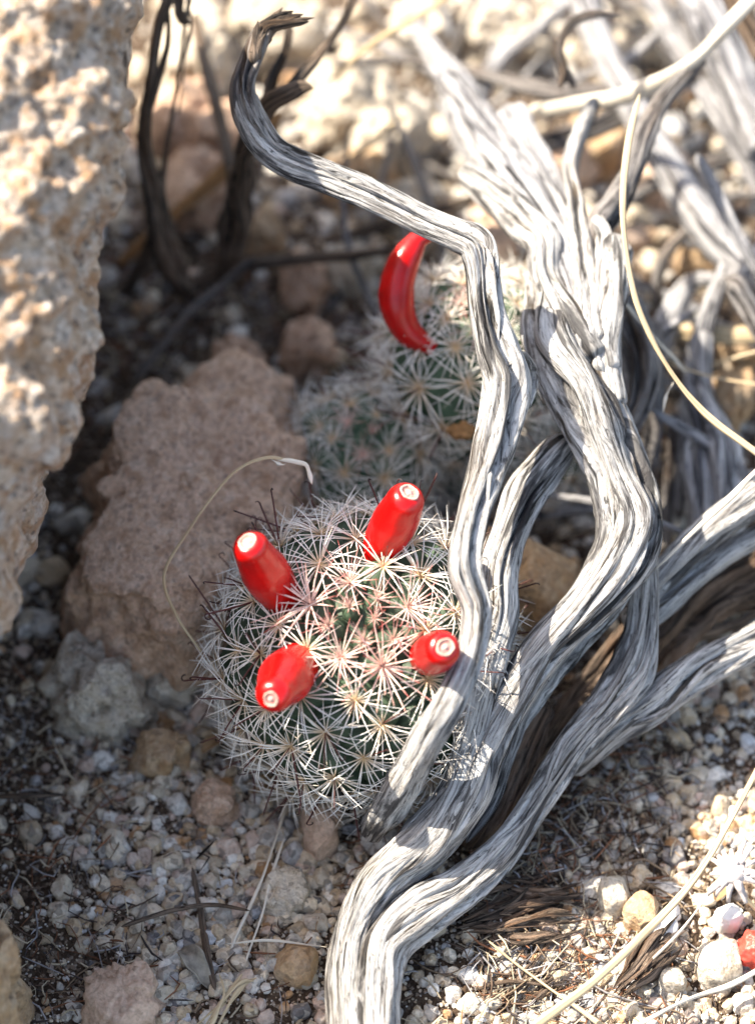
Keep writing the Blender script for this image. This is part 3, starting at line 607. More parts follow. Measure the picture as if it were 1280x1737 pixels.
wood_thing('dark_forked_stem', 'thick dark stem forking up behind the bend of the arching branch', 'dead stem',
    [limb([(395, 480, 43, 49.8), (400, 380, 50, 48.6), (412, 290, 43, 47.2), (430, 230, 36, 46), (455, 190, 33, 45), (490, 168, 30, 44.6), (515, 152, 22, 44.5), (532, 150, 12, 44.4)], 55, 56, .04, 1.8, wob=.08),
     limb([(470, 180, 22, 45), (500, 140, 20, 45.2), (545, 90, 17, 45.6), (580, 40, 14, 46), (610, -20, 14, 46.4)], 56, 40, .05, 1),
     limb([(450, 200, 24, 45.4), (458, 140, 24, 45.4), (480, 90, 19, 45.6), (490, 40, 16, 46)], 57, 40, .05, 1),
     limb([(400, 320, 22, 48), (370, 200, 24, 49.2), (345, 100, 22, 50.2), (330, 20, 17, 51)], 58, 40, .05, .8)], M_DARKW, (395, 490))
tag(limb_obj('bark_flake', [limb([(213, 85, 10, 39.9), (208, 130, 22, 39.8), (202, 175, 20, 39.8), (188, 220, 8, 39.9)], 59, 32, .04, 1.6)], M_DARKW, None, P(202, 160, 39.8)), 'dark brown rough flake clinging to the upper right rim of the boulder', 'bark')
def straw(label, pts, seed, mat=M_STRAW, name='dry_straw', cat='straw', group='dry straws over the scene', rough=.35):
    b = P(pts[-1][0], pts[-1][1], pts[-1][3])
    return tag(limb_obj(name, [limb([(x_+1.6*math.sin(q_*5+seed), y_+1.6*math.cos(q_*7+seed), w_*(1+.16*math.sin(q_*3.7+seed)), d_) for q_, (x_, y_, w_, d_) in enumerate(pts)], seed, 28, .05, rough*2.0, .02, .35, (.3, .3), 2, wob=.03)], mat, None, b), label, cat, group)
straw('brown dry stick lying aslant in the shaded hollow above the granite slab', [(432, 436, 18, 48.4), (370, 490, 18, 48.6), (310, 545, 16, 48.8), (225, 655, 12, 49)], 71, M_STEM, 'stick', 'stick')
straw('rusty orange stem slanting behind the dark stems at upper left', [(480, 190, 20, 49.5), (390, 280, 24, 50), (300, 360, 24, 50.2), (200, 450, 20, 50.5)], 72, M_RUST, 'rusty_stem', 'stem')
straw('broad cream straw sweeping from the top right corner across the fan', [(1310, -40, 19, 45.0), (1240, 35, 21, 45.4), (1170, 105, 24, 46.2), (1080, 155, 27, 47.4), (980, 178, 29, 48.6), (890, 190, 24, 49.4)], 73, M_STRAWP)
straw('long thin tan straw bending down the right side past the trunk top', [(1086, 158, 10, 44), (1066, 240, 12, 43.6), (1054, 330, 13, 43.3), (1058, 430, 13, 43.1), (1085, 530, 13, 43), (1135, 630, 14, 43), (1200, 705, 14, 43), (1310, 790, 14, 43)], 74)
straw('pale straw crossing the top edge right of the arching branch', [(790, -30, 11, 47.5), (700, 32, 12, 48), (620, 82, 12, 48.6), (540, 150, 10, 49.5)], 75)
straw('faint cream straw lying above the sunlit part of the arching branch', [(690, 190, 13, 50.5), (640, 235, 14, 50.6), (590, 275, 13, 50.8)], 76)
straw('long curved cream straw across the sunny gravel at lower right', [(1310, 1250, 10, 42.4), (1265, 1340, 11, 42.2), (1200, 1460, 12, 42), (1110, 1570, 13, 41.7), (1010, 1660, 14, 41.3), (880, 1760, 16, 40.9)], 77)
straw('short thin straw slanting to the bottom edge, crossing the long curved one', [(820, 1592, 5, 42.3), (900, 1655, 7, 42), (1040, 1755, 10, 41.5)], 78)
straw('bright white straw along the upper edge of the right limb', [(1310, 775, 11, 42.6), (1240, 840, 11, 42.7), (1165, 910, 9, 42.9), (1110, 965, 6, 43)], 79, M_STRAWP)
straw('wide out-of-focus pale straw lying level at the right edge', [(1340, 566, 26, 47.8), (1230, 565, 29, 48), (1140, 558, 27, 48.3), (1070, 550, 18, 48.6)], 80)
straw('thin grey straw falling from the fan behind the long tan one', [(1050, 500, 5, 45), (1110, 570, 6, 45.4), (1165, 635, 6, 46)], 81, M_STRAWP)
straw('thin golden straw pointing left at the right edge', [(1300, 590, 6, 46.5), (1250, 605, 7, 46.6), (1205, 620, 6, 46.8)], 82)
straw('left of the twin thin straws rising from the straw clump', [(488, 1345, 6, 43.8), (462, 1440, 6, 43), (425, 1540, 5, 42.6), (374, 1660, 5, 42.2)], 83, M_STRAWP)
straw('right of the twin thin straws rising from the straw clump', [(482, 1420, 5, 43.2), (465, 1470, 6, 42.9), (445, 1550, 6, 42.5), (412, 1650, 6, 42.1)], 84, M_STRAWP)
straw('short pale straw lying level left of the trunk foot', [(380, 1603, 4, 42.2), (460, 1597, 5, 42.1), (556, 1607, 5, 42)], 85, M_STRAWP)
straw('grey white bent straw twig along the bottom right', [(1330, 1620, 8, 41.8), (1240, 1668, 10, 41.7), (1150, 1700, 9, 41.6), (1060, 1750, 9, 41.4)], 86, M_STRAWP)
straw('thin grey straw beside the bluish white shard', [(1290, 1410, 5, 42.7), (1215, 1500, 5, 42.4), (1150, 1580, 6, 42.2), (1070, 1660, 4, 42)], 87, M_STRAWP)
straw('tiny upright orange straw at the bottom right of the trunk foot', [(788, 1690, 3, 41.6), (784, 1720, 3, 41.5), (778, 1760, 3, 41.3)], 88, M_RUST)
straw('thin tan pedicel hanging level at the right edge above the stump', [(1300, 655, 6, 46), (1210, 640, 6, 46.2), (1130, 615, 5, 46.4)], 89)
# clump of straw bases, bottom left
b = ground_pt(390, 1690); cl = empty('straw_clump', b, 'frayed base of dry straws at the bottom edge left of the trunk', 'straw clump')
for q, pts in enumerate([[(330, 1770, 10, 41.2), (372, 1705, 14, 41.4), (412, 1650, 12, 41.6)], [(345, 1765, 12, 41.2), (380, 1690, 14, 41.3), (372, 1650, 8, 41.6)], [(360, 1760, 12, 41.3), (405, 1680, 14, 41.4), (436, 1658, 8, 41.6)],
                         [(320, 1750, 10, 41.5), (350, 1725, 12, 41.5), (385, 1700, 10, 41.5)], [(372, 1705, 12, 41.3), (410, 1665, 10, 41.4), (432, 1665, 5, 41.5)]]):
    limb_obj('straw_sheath', [limb([(a_1, b_1, c_1*.6, d_1+.15) for a_1, b_1, c_1, d_1 in pts], 400+q, 28, .04, 1.6, .1, .5, fiss=3)], M_STRAW, cl, b)
# curled seed stalk left of the cactus
b = P(330, 1100, 42.8); ss = empty('curled_seed_stalk', b, 'fine golden stalk arching over the slab with a white withered tip', 'dry stalk')
limb_obj('stalk', [limb([(345, 1110, 4, 42.8), (300, 1045, 5, 42.4), (279, 975, 6, 42), (320, 900, 5, 41.8), (372, 828, 5, 41.7), (410, 792, 5, 41.6), (455, 776, 6, 41.6), (490, 782, 6, 41.6)], 91, 10, .06, .3, .0, fiss=0)], M_STRAW, ss, b)
limb_obj('withered_tip', [limb([(470, 780, 6, 41.6), (515, 785, 10, 41.6), (524, 800, 7, 41.6), (529, 822, 9, 41.6)], 92, 12, .05, 1), limb([(458, 778, 5, 41.6), (478, 789, 12, 41.6), (486, 784, 4, 41.6)], 93, 12, .05, 1)], M_STRAWP, ss, b)
# small white bent wisp by the right stems
straw('small bright white hooked wisp in the dark gap right of the trunk', [(1143, 645, 5, 44), (1130, 672, 7, 44), (1124, 700, 4, 44)], 94, M_STRAWP, 'wisp', 'straw')
# dark twigs on the gravel
for q, (lb, pts) in enumerate([('dark twig standing vertical in the gravel left of the twin straws', [(326, 1470, 8, 43.1), (340, 1540, 10, 42.8), (350, 1610, 10, 42.3), (365, 1680, 8, 41.8)]),
        ('thin dark twig lying level above the curled dead leaf', [(205, 1572, 6, 42.4), (290, 1545, 7, 42.5), (360, 1535, 7, 42.5), (425, 1545, 5, 42.4)]),
        ('blackish twig half buried at the left edge below the grey rock', [(-10, 1352, 8, 44), (50, 1350, 10, 43.9), (110, 1348, 6, 43.9)]),
        ('fine dark twig at the bottom crossing behind the straw clump', [(405, 1690, 5, 41.9), (440, 1712, 6, 41.8), (485, 1735, 5, 41.6)]),
        ('short brown twig between the cactus foot and the brown pitted rock', [(330, 1460, 5, 43.2), (350, 1440, 6, 43.2), (365, 1425, 4, 43.2)]),
        ('thin brown twig lying across the sunny gravel below the shredded bark', [(800, 1680, 5, 42), (860, 1665, 6, 42), (930, 1672, 5, 42)])]):
    tag(limb_obj('twig', [limb(pts, 500+q, 14, .06, 1, .1, fiss=0)], M_DARKW, None, P(pts[0][0], pts[0][1], pts[0][3])), lb, 'twig', 'dark twigs on the gravel')
# shredded bark pieces
def fibres(name, label, A0, A1, n, spread, seed, mat, depth_off=.35, wid=(5, 16)):
    r = np.random.default_rng(seed); L = []
    for k in range(n):
        o = r.normal()*spread; c = r.uniform(-1, 1)*spread*.8; s = r.uniform(0, .35); e = r.uniform(.6, 1.05)
        tx, ty = A1[0]-A0[0], A1[1]-A0[1]; l = math.hypot(tx, ty); nx, ny = -ty/l, tx/l
        pts = []
        for t_, f in ((s, .6), ((s+e)/2, 1), (e, 1.25)):
            x = A0[0]+tx*t_+nx*(o*f+(c if f == 1 else 0)); y = A0[1]+ty*t_+ny*(o*f+(c if f == 1 else 0))
            pts.append((x, y, r.uniform(*wid)*(.5 if f != 1 else 1), gdep(y)-depth_off*r.uniform(.2, 1.2)))
        L.append(limb(pts, seed*7+k, 18, .05, 1.8, .3, .55, (.3, .3), 1, wob=.14))
    return tag(limb_obj(name, L, mat, None, ground_pt(*A0)), label, 'bark')
fibres('shredded_bark', 'shredded brown bark strips fraying out right of the trunk foot', (760, 1580), (985, 1525), 34, 20, 31, M_BARK)
fibres('shredded_bark', 'twisted pale brown bark fibres curling over the gravel above the shredded piece', (850, 1500), (960, 1490), 14, 16, 32, M_BARK)
fibres('shredded_bark', 'dark split bark fragment beside the long curved straw at lower right', (1040, 1690), (1160, 1570), 26, 15, 33, M_BARK)
fibres('shredded_bark', 'brown fibrous bark wedged in the gap between trunk and root', (870, 1400), (925, 1290), 22, 13, 34, M_BARK, .12)
fibres('shredded_bark', 'curled brown fibres lying in the gravel at the bottom right of the trunk', (860, 1720), (960, 1600), 18, 16, 35, M_BARK, .12, (3, 9))

# ------------------------------------------------------------------ cacti
def prism(p, q, r0, r1, n=3):
    d = q-p; d = d/np.linalg.norm(d); a = np.cross(d, [0.31, .87, .42]); a /= np.linalg.norm(a); b_ = np.cross(d, a)
    th = np.arange(n)*2*np.pi/n; ring = np.outer(np.cos(th), a)+np.outer(np.sin(th), b_)
    return ring, d
def path_tube(pts, rad, n=3):
    pts = np.array(pts, float); V = []; F = []
    for i, p in enumerate(pts):
        d = pts[min(i+1, len(pts)-1)]-pts[max(i-1, 0)]; ring, _ = prism(np.zeros(3), d, 0, 0, n); V.append(p+ring*rad[i])
    V = np.vstack(V)
    for i in range(len(pts)-1):
        for k in range(n):
            F.append((i*n+k, i*n+(k+1) % n, (i+1)*n+(k+1) % n, (i+1)*n+k))
    return V, np.array(F)
def cluster_mesh(seed, young=0.0):
    r = np.random.default_rng(seed); mb = MB(); n = r.integers(23, 29)
    for k in range(n):
        a = 2*np.pi*(k+r.uniform(-.35, .35))/n; el = math.radians(r.uniform(4, 28) if k % 3 else r.uniform(24, 56)); el += young*.75
        L = r.uniform(.62, 1.0)*(1-.15*young)*(1.0 if k % 3 else .85)
        d = np.array([math.cos(a)*math.cos(el), math.sin(a)*math.cos(el), math.sin(el)]); bend = np.array([0, 0, -.06*L])
        V, F = path_tube([d*.02, d*L*.5-bend*.5, d*L+bend], [.0135, .0112, .003], 4)
        base = np.array([.62, .42, .22]); midc = np.array([.86, .84, .80]); tipc = np.array([.74, .62, .52]) if r.random() < .45 else np.array([.82, .80, .77])
        if young > 0: base = np.array([.75, .5, .42]); midc = np.array([.82, .64, .57]); tipc = np.array([.45, .03, .03]) if r.random() < .6 else np.array([.8, .45, .4])
        A = np.vstack([np.tile([*base, 1], (4, 1)), np.tile([*midc, 1], (4, 1)), np.tile([*tipc, 1], (4, 1))]); mb.add(V, F, A)
    # woolly areole
    for k in range(14):
        d = r.normal(size=3); d[2] = abs(d[2])*.6; d /= np.linalg.norm(d)
        V, F = path_tube([d*.005, d*.06], [.012, .004], 4); c = np.array([.66, .50, .30]) if not young else np.array([.7, .45, .38]); mb.add(V, F, np.tile([*c, 1], (8, 1)))
    V, F, A = mb.arrays(); return mesh_from('spine_cluster', V, F, True, {'tint': ('FLOAT_COLOR', A)})
def hook_mesh(seed):
    r = np.random.default_rng(seed); L = r.uniform(.75, 1.15); hr = r.uniform(.035, .055); pts = [np.zeros(3)]; rad = [.018]
    for t_ in (.3, .6, .85, 1): pts.append(np.array([.03*math.sin(t_*2), 0, L*t_])); rad.append(.018-.004*t_)
    for a in (40, 80, 120, 160, 200, 230)[:int(r.integers(3, 7))]:
        a = math.radians(a); pts.append(np.array([pts[4][0]+hr*(1-math.cos(a)), 0, L+hr*math.sin(a)])); rad.append(.012)
    V, F = path_tube(pts, rad, 4)
    t_ = np.repeat(np.linspace(0, 1, len(pts)), 4)[:, None]; c = np.array([.13, .035, .03])*(1-t_)+np.array([.012, .008, .01])*t_
    return mesh_from('hooked_spine', V, F, True, {'tint': ('FLOAT_COLOR', np.hstack([c, np.ones((len(c), 1))]))})
CL = [cluster_mesh(600+k) for k in range(9)]; CY = [cluster_mesh(640+k, 1.0) for k in range(4)]; CM = [cluster_mesh(650+k, .45) for k in range(3)]; HK = [hook_mesh(660+k) for k in range(8)]
for m in CL+CY+CM: m.materials.append(M_SPINE)
for m in HK: m.materials.append(M_HOOK)
def tubercle_mesh():
    na, nb = 16, 9; V = []; F = []
    for i in range(nb):
        t_ = i/(nb-1); rr = .36*math.cos(t_*math.pi/2)**.75+.001; z = -.28+.52*t_**.85
        for k in range(na):
            a = 2*math.pi*k/na; V.append((rr*math.cos(a)*(1+.08*math.cos(2*a)), rr*math.sin(a), z))
    for i in range(nb-1):
        for k in range(na): F.append((i*na+k, i*na+(k+1) % na, (i+1)*na+(k+1) % na, (i+1)*na+k))
    m = mesh_from('tubercle', np.array(V), np.array(F)); m.materials.append(M_GREEN); return m
TUB = tubercle_mesh(); TUBP = TUB.copy(); TUBP.materials[0] = M_GREENP
def cactus(center, R, col_h, tilt, n, k0, label, seed, flat=1.0, cs=1.0, lean=0.0):
    """center: middle of the dome; axis tilted towards the camera by tilt"""
    r = np.random.default_rng(seed)
    ax = Vector((lean, -math.sin(tilt), math.cos(tilt))).normalized(); Q = ax.to_track_quat('Z', 'Y'); Mx = np.array(Q.to_matrix())
    base = np.array([center[0], center[1], 0.]); e = empty('hedgehog_cactus', base, label, 'cactus')
    # body: dome and short column
    pr = [(R*.9*math.sin(a), R*.9*math.cos(a)*flat) for a in np.linspace(0.001, math.pi/2, 20)]+[(R*.9*(1-.12*t_), -col_h*t_) for t_ in (.3, .6, 1)]
    na = 48; th = np.linspace(0, 2*np.pi, na, endpoint=False); V = np.array([(x*math.cos(a), x*math.sin(a), z) for x, z in pr for a in th])
    V = V*(1+.02*perlin(V*2+seed))[:, None]; V = V@Mx.T+center-base
    idx = np.arange(len(V)).reshape(-1, na); j = np.roll(idx, -1, 1); F = np.stack([idx[:-1], idx[1:], j[1:], j[:-1]], -1).reshape(-1, 4)
    obj('body', mesh_from('cactus_body', V, F), M_GREEN if R > 2 else M_GREENP, e)
    smax = R*math.pi/2
    area = 0.0; a0 = k0
    for i in range(n):
        a = i*2.39996; area += a0*cs*cs*(.22 if i == 0 else min(1, .20+.045*i)); hemi = 2*math.pi*R*R
        s = R*math.acos(max(-1, 1-area/hemi)) if area < hemi else smax+(area-hemi)/(2*math.pi*R)
        if s < smax:
            b_ = s/R; q = np.array([R*math.sin(b_)*math.cos(a), R*math.sin(b_)*math.sin(a), R*math.cos(b_)*flat]); nm = np.array([math.sin(b_)*math.cos(a), math.sin(b_)*math.sin(a), math.cos(b_)/flat])
        else:
            q = np.array([R*math.cos(a), R*math.sin(a), -(s-smax)]); nm = np.array([math.cos(a), math.sin(a), -.12])
            if s-smax > col_h: break
        nm /= np.linalg.norm(nm); q = Mx@q; nm = Mx@nm; q = q+r.normal(size=3)*.035*min(1, i/8); nm = nm+r.normal(size=3)*.07; w_ = center+q
        if w_[2] < .05: continue
        grow = min(1, .40+.05*i)*cs
        t_ = bpy.data.objects.new('tubercle', TUB if R > 2 else TUBP); COL.objects.link(t_); t_.parent = e
        t_.location = w_-base-nm*.12*grow; t_.rotation_mode = 'QUATERNION'
        t_.rotation_quaternion = Vector(nm).to_track_quat('Z', 'Y')@Quaternion((0, 0, 1), r.uniform(0, 6.28)); g_ = grow*.95; t_.scale = (g_, g_, g_*.9)
        yk = (6, 11) if R > 2 else (1, 3); young = 2 if i < yk[0] else (1 if i < yk[1] else 0)
        m = (CY if young == 2 else CM if young == 1 else CL); m = m[r.integers(len(m))]
        c = bpy.data.objects.new('spine_cluster', m); COL.objects.link(c); c.parent = t_; c.location = (0, 0, .235); u = r.uniform(.92, 1.12)*(1.3 if young else 1); c.scale = (u, u, u)
        if young < 2:
            nh = 1 if r.random() < .8 else 0
            if s > 1.3*cs and r.random() < .6: nh += 1
            for h in range(nh):
                k = bpy.data.objects.new('hooked_spine', HK[r.integers(len(HK))]); COL.objects.link(k); k.parent = t_; k.location = (0, 0, .23)
                k.rotation_euler = (r.normal()*.5, r.normal()*.5, r.uniform(0, 6.28)); u = r.uniform(.75, 1.15)*(1 if s > 1.6 else .6); k.scale = (u, u, u)
    return e
main = cactus(P(616, 1112, 43.25), 2.24, 1.0, math.radians(17), 150, .50, 'largest spiny round cactus in front, bearing four red fruits', 5, .98)
second = cactus(P(612, 775, 46.6), 1.12, 1.3, math.radians(14), 80, .50, 'small low cactus with no fruit, just behind the largest one', 6, .95, 1.0)
third = cactus(P(800, 610, 46.2), 1.45, 2.6, math.radians(6), 150, .47, 'taller out-of-focus cactus behind the arching branch with one long red fruit', 7, 1.0, 1.05)
fourth = cactus(P(905, 735, 47.0), 1.0, 1.2, math.radians(5), 80, .34, 'half-hidden cactus seen through the gap between the two main branches', 8, 1.0, .9)

def fruit(parent, pts, prof, seed, label, scar_r):
    """club-shaped berry swept along pts, radius profile prof; scar disc at the end"""
    K = np.array([[*P(x, y, d), 1] for x, y, d in pts]); D, s = resample(K, .03); C = D[:, :3]; L = s[-1]; T, Nn, B_ = frames(C)
    u = s/L; R = np.interp(u, [p[0] for p in prof], [p[1] for p in prof]); R = np.convolve(np.pad(R, 4, 'edge'), np.ones(9)/9, 'valid')
    capn = 14; tail = max(R[-1], scar_r)
    na = 40; th = np.linspace(0, 2*np.pi, na, endpoint=False)
    rings = [(C[i], R[i], Nn[i], B_[i]) for i in range(len(C))]; rl = R[-1]
    for k in range(1, capn+1):                     # rounded shoulder down to the scar
        a = k/capn*math.pi/2; rr = scar_r*.9+(rl-scar_r*.9)*math.cos(a); rings.append((C[-1]+T[-1]*(rl*.8)*math.sin(a), rr, Nn[-1], B_[-1]))
    V = np.vstack([c+np.outer(np.cos(th)*r_, n_)+np.outer(np.sin(th)*r_, b_) for c, r_, n_, b_ in rings])
    V = V*1.0+(fbm(V*2.0+seed, 2)*.012)[:, None]*np.repeat(np.array([n_ for _, _, n_, _ in rings]), na, 0)
    idx = np.arange(len(V)).reshape(-1, na); j = np.roll(idx, -1, 1); F = np.stack([idx[:-1], j[:-1], j[1:], idx[1:]], -1).reshape(-1, 4)
    b0 = C[0]; pb = np.array(parent.location)
    f = obj('fruit', mesh_from('fruit', V-b0, F), M_FRUIT, parent, b0-pb)
    if label: f['label'] = label
    # scar: raised cream rim, pink dished disc with radial wrinkles, small knob
    tipc = C[-1]+T[-1]*rl*.78; prs = [(1.0, -.03, (.62, .03, .02)), (1.0, .012, (.78, .42, .34)), (.93, .032, (.84, .70, .58)), (.82, .026, (.82, .60, .50)), (.74, .005, (.70, .26, .22)), (.5, -.002, (.74, .34, .30)), (.3, .004, (.78, .46, .40)), (.16, .03, (.86, .72, .66)), (.01, .04, (.86, .76, .7))]
    V = []; A = []; rr_ = np.random.default_rng(seed)
    for q, (pr_, hz, col) in enumerate(prs):
        for k in range(na):
            wv = 1+.07*math.sin(th[k]*2+seed)+.03*math.sin(th[k]*5+seed*2)+rr_.normal()*.02; zz = hz+(rr_.normal()*.004 if q > 2 else 0)
            V.append(tipc+scar_r*pr_*wv*(math.cos(th[k])*Nn[-1]+math.sin(th[k])*B_[-1])+T[-1]*zz*scar_r/.16); cv = .68+rr_.normal()*.10
            A.append((*np.clip(np.array(col)*cv, 0, .9), 1))
    V = np.array(V); idx = np.arange(len(V)).reshape(-1, na); j = np.roll(idx, -1, 1); F = np.stack([idx[:-1], j[:-1], j[1:], idx[1:]], -1).reshape(-1, 4)
    obj('fruit_scar', mesh_from('fruit_scar', V-b0, F, True, {'tint': ('FLOAT_COLOR', A)}), M_SCAR, f)
fruit(main, [(494, 1034, 42.2), (468, 998, 41.6), (443, 960, 41.0), (427, 932, 40.6)], [(0, .20), (.3, .34), (.65, .385), (1, .28)], 1, 'red fruit leaning to the upper left', .145)
fruit(main, [(628, 952, 42.1), (650, 920, 41.8), (672, 880, 41.5), (686, 852, 41.2)], [(0, .17), (.3, .31), (.65, .375), (1, .30)], 2, 'red fruit standing at the top of the cactus', .15)
fruit(main, [(522, 1112, 41.9), (500, 1132, 41.2), (478, 1158, 40.4), (466, 1176, 40.0)], [(0, .24), (.35, .38), (.7, .42), (1, .28)], 3, 'red fruit pointing to the lower left', .12)
fruit(main, [(712, 1114, 41.8), (724, 1114, 41.2), (736, 1109, 40.5), (748, 1102, 40.1)], [(0, .18), (.4, .30), (.8, .33), (1, .28)], 4, 'smallest red fruit beside the branch', .14)
fruit(third, [(735, 592, 45.0), (690, 560, 44.9), (672, 510, 44.7), (680, 455, 44.6), (705, 412, 44.6), (722, 400, 44.6)], [(0, .12), (.2, .24), (.5, .31), (.8, .26), (1, .12)], 5, 'long curved red fruit shaped like a banana', .09)

# ------------------------------------------------------------------ small things
# dried flower
b = P(1243, 1480, 41.2); fl = empty('dried_flower', b, 'small dried white daisy-like flower at the lower right edge', 'flower')
rr = np.random.default_rng(9)
V, F = ico(2); V = V*[.16, .16, .12]*(1+.2*perlin(V*6))[:, None]; obj('flower_head', mesh_from('flower_head', V, F), M_PETAL, fl)
for k in range(17):
    a = k*2*math.pi/17+rr.normal()*.12; L = rr.uniform(.20, .34); v = []
    for i in range(5):
        t_ = i/4; wd = .038*math.sin(min(1, t_*1.3+.25)*math.pi*.85)+.008; rad = .1+L*t_; z = .04-.16*t_*t_+rr.normal()*.02
        for sgn, up in ((-1, 0), (0, .012), (1, 0)): v.append((rad*math.cos(a)-sgn*wd*math.sin(a), rad*math.sin(a)+sgn*wd*math.cos(a), z+up))
    f = [(i*3+j_, i*3+j_+1, i*3+j_+4, i*3+j_+3) for i in range(4) for j_ in range(2)]
    p = obj('petal', mesh_from('petal', np.array(v), np.array(f)), M_PETAL, fl); md = p.modifiers.new('thickness', 'SOLIDIFY'); md.thickness = .008
fl.rotation_euler = (.35, -.25, 0); fl.scale = (1.25,)*3
lm = limb([(1244, 1488, 6, 41.8), (1262, 1520, 7, 42), (1300, 1560, 7, 42.2)], 95, 10, .06, .3, fiss=0)
st = limb_obj('stalk', [lm], M_STRAW, fl, b); st.rotation_euler = (-.35, .25, 0)
# shrivelled fruit
p = ground_pt(1278, 1612, .25); V, F = ico(4); V = V*[.30, .30, .36]; V = V*(1+.18*fbm(V*4, 3)-.12*np.abs(perlin(V*9)))[:, None]
tag(obj('shrivelled_fruit', mesh_from('shrivelled_fruit', V, F), M_HUSK, loc=p), 'wrinkled pinkish red fallen fruit cut by the lower right edge', 'fruit')
# brown seed husk on third cactus
p = P(783, 731, 44.8); V, F = ico(4); V = V*[.22, .16, .14]; V = V*(1+.35*fbm(V*6+3, 3))[:, None]
tag(obj('seed_husk', mesh_from('seed_husk', V, F), M_RUST, loc=p), 'small crumpled golden husk caught in the spines beside the arching branch', 'husk')
def leaf(name, px, py, L, W, curl, rot, mat, label, seed, dz=.18):
    r = np.random.default_rng(seed); nu, nv = 22, 11; u = np.linspace(0, 1, nu)[:, None]; v = np.linspace(-1, 1, nv)[None]
    wd = W*np.sin(np.clip(u*.97+.02, 0, 1)*np.pi)**.7; x = (u-.5)*L+0*v; y = v*wd; z = curl*(v**2)*wd*1.2+curl*.35*L*np.sin(u*np.pi*1.2)
    V = np.stack([x, y*(1-.3*curl), z], -1); V = V+.05*L*np.stack([perlin(V*4+seed), perlin(V*4+seed+9), perlin(V*5+seed+5)], -1)
    V = V.reshape(-1, 3); ca, sa = math.cos(rot), math.sin(rot); V = V@np.array([[ca, sa, 0], [-sa, ca, 0], [0, 0, 1]])
    idx = np.arange(nu*nv).reshape(nu, nv); F = np.stack([idx[:-1, :-1], idx[1:, :-1], idx[1:, 1:], idx[:-1, 1:]], -1).reshape(-1, 4)
    o = obj(name, mesh_from(name, V, F), mat, loc=ground_pt(px, py, dz)); md = o.modifiers.new('thickness', 'SOLIDIFY'); md.thickness = .02
    return tag(o, label, 'leaf')
leaf('dead_leaf', 330, 1640, .8, .2, .75, -.9, M_LEAF, 'curled fuzzy grey dead leaf on the gravel left of the twin straws', 1, .12)
leaf('dead_leaf', 362, 1262, .5, .13, .4, .7, M_LEAFB, 'flat brown pointed leaf beside the cream lumpy rock', 2, .3)
leaf('dead_leaf', 455, 1340, .55, .16, .8, .2, M_LEAFB, 'crumpled orange brown leaf tucked under the cactus', 3, .25)
leaf('dead_leaf', 1225, 1508, .5, .16, .5, 1.0, M_LEAFB, 'flat brown leaf below left of the dried flower', 4, .2)
leaf('dead_leaf', 1085, 1235, .3, .1, .5, .4, M_CREAM, 'tiny pale papery flake under the lower right limb', 5, .2)

# plant litter: thin bits strewn everywhere
mb = MB(); r = np.random.default_rng(77)
LC = [(.12, .08, .06), (.22, .16, .11), (.05, .04, .04), (.45, .38, .28), (.3, .29, .3), (.2, .09, .05)]
for k in range(5200):
    hot = r.random()
    if hot < .30: px, py = r.uniform(80, 720), r.uniform(430, 760)
    elif hot < .36: px, py = r.uniform(-60, 240), r.uniform(1150, 1760)
    elif hot < .62: px, py = r.uniform(800, 1150), r.uniform(1180, 1760)
    elif hot < .74: px, py = r.uniform(960, 1320), r.uniform(480, 1080)
    else: px, py = r.uniform(-200, 1500), r.uniform(-100, 1850)
    p = G(px, py); L = .18+r.exponential(.28); a = r.uniform(0, 6.28); z = float(gh(p[0], p[1]))+r.uniform(.03, .22)
    L = min(L, 1.8); c = r.normal()*.25*L; d = np.array([math.cos(a), math.sin(a), r.normal()*.15]); n_ = np.array([-math.sin(a), math.cos(a), 0])
    p = np.array([p[0], p[1], z]); w_ = r.uniform(.006, .02)
    V, F = path_tube([p-d*L*.5, p-d*L*.15+n_*c*.7, p+d*L*.15+n_*c, p+d*L*.5+n_*c*.3], [w_*.6, w_, w_, w_*.4], 4)
    col = np.array(LC[r.integers(len(LC))])*r.uniform(.7, 1.3); mb.add(V, F, np.tile([*col, 1], (len(V), 1)))
V, F, A = mb.arrays(); tag(obj('plant_litter', mesh_from('plant_litter', V, F, True, {'tint': ('FLOAT_COLOR', A)}), M_LITTER), 'thin dead plant fibres and twig bits strewn over the soil', 'litter', kind='stuff')

# ------------------------------------------------------------------ pebbles, each a thing of its own
PM = [mesh_from('pebble', *stone_shape(900+k, 3, 13), True) for k in range(16)]
for m in PM: m.materials.append(M_PEB)
LM = [('the pale grey rock', 170, 1170), ('the cream lumpy rock', 275, 1280), ('the brown pitted rock', 362, 1360), ('the pink wedge stone', 545, 1400), ('the crumbly cream rock', 490, 1520), ('the rounded beige stone', 500, 1640),
      ('the curled grey leaf', 330, 1640), ('the pinkish cream rock', 210, 1710), ('the straw clump', 390, 1690), ('the trunk foot', 620, 1600), ('the twin straws', 440, 1520), ('the cactus foot', 480, 1330), ('the vertical dark twig', 345, 1560),
      ('the dark soil strip', 90, 1450), ('the shredded bark', 880, 1550), ('the white quartz stone', 1040, 1515), ('the dirty cream stone', 1090, 1550), ('the dried flower', 1240, 1480), ('the shrivelled red fruit', 1262, 1612),
      ('the white blocky stone', 1220, 1630), ('the grey quartz stone', 1143, 1662), ('the long curved straw', 1100, 1580), ('the short slanting straw', 920, 1670), ('the lower right limb', 1150, 1180), ('the root', 900, 1440), ('the bottom right straw twig', 1160, 1700)]
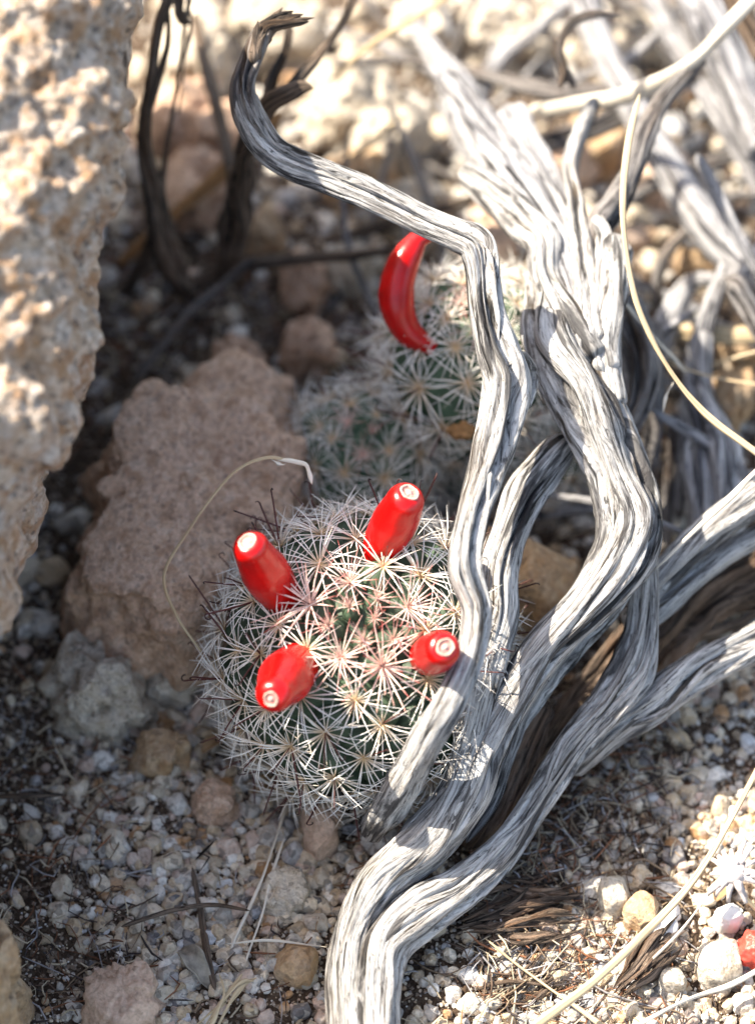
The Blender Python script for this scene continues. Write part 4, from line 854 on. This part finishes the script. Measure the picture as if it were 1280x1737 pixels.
def ok_zone(x, y):
    if x < 560 and y > 1230 and not (330 < x < 820 and y < 1360): return 1
    if 560 <= x < 600 and 1450 < y < 1500: return 1
    if 700 < x and y > 1610 and x-640 > (1640-y)*.4: return 1
    if x > 960 and y > 1250+(1280-x)*.55 : return 1
    if x < 330 and 1100 < y < 1240: return 1
    return 0
HER = [(170, 1170, 85), (290, 1160, 42), (275, 1280, 45), (362, 1360, 40), (545, 1400, 36), (210, 1710, 70), (500, 1640, 42), (1220, 1630, 40), (1143, 1662, 30), (1040, 1515, 30), (1090, 1550, 30), (490, 1520, 42), (1235, 1555, 22), (1243, 1480, 30), (1128, 1565, 26), (1278, 1612, 30), (330, 1640, 34)]
placed = []; r = np.random.default_rng(21); tries = 0
while len(placed) < 290 and tries < 60000:
    tries += 1; x, y = r.uniform(5, 1275), r.uniform(1100, 1730)
    if not ok_zone(x, y): continue
    if r.random() > mossy(x, y): continue
    s = (9+17*r.random()**2.2)*(1-.35*tries/60000)
    if any((x-a)**2+(y-b2)**2 < (s*.8+c)**2 for a, b2, c in HER): continue
    if any((x-a)**2+(y-b2)**2 < ((s+c)*.82)**2 for a, b2, c, *_ in placed): continue
    placed.append((x, y, s))
info = []
for x, y, s in placed:
    rad = s*gdep(y)/FPX; p = ground_pt(x, y, rad*r.uniform(.0, .4)); sc = rad*r.uniform(.85, 1.2, 3); sc[2] *= .85; ci = r.choice(len(PK), p=PW)
    o = bpy.data.objects.new('pebble', PM[r.integers(16)]); COL.objects.link(o); o.location = p; o.scale = sc; o.rotation_euler = r.uniform(0, 6.28, 3)
    o.color = (*(PC[ci]*r.uniform(.85, 1.1)), 1)
    l, lx, ly = min(LM, key=lambda q: (q[1]-x)**2+(q[2]-y)**2); dx, dy = x-lx, y-ly
    dr = ('right of' if dx > 0 else 'left of') if abs(dx) > 1.8*abs(dy) else (('below' if dy > 0 else 'above') if abs(dy) > 1.8*abs(dx) else ('below and right of' if dx > 0 and dy > 0 else 'below and left of' if dy > 0 else 'above and right of' if dx > 0 else 'above and left of'))
    sh = 'long' if max(sc)/min(sc) > 1.45 else 'blocky'
    info.append([o, f'{PK[ci]} {sh} pebble {dr} {l}', rad])
from collections import defaultdict
dd = defaultdict(list)
for o, l, rad in info: dd[l].append((rad, o))
ORD = ['largest', 'second largest', 'third largest', 'fourth largest', 'fifth largest', 'sixth largest', 'seventh largest', 'eighth largest']
for l, q in dd.items():
    q.sort(key=lambda t_: -t_[0])
    for k, (rad, o) in enumerate(q):
        lab = l if len(q) == 1 else (('larger ' if k == 0 else 'smaller ')+l if len(q) == 2 else ORD[min(k, 7)]+' '+l)
        tag(o, lab, 'pebble', 'pebbles scattered over the foreground soil')
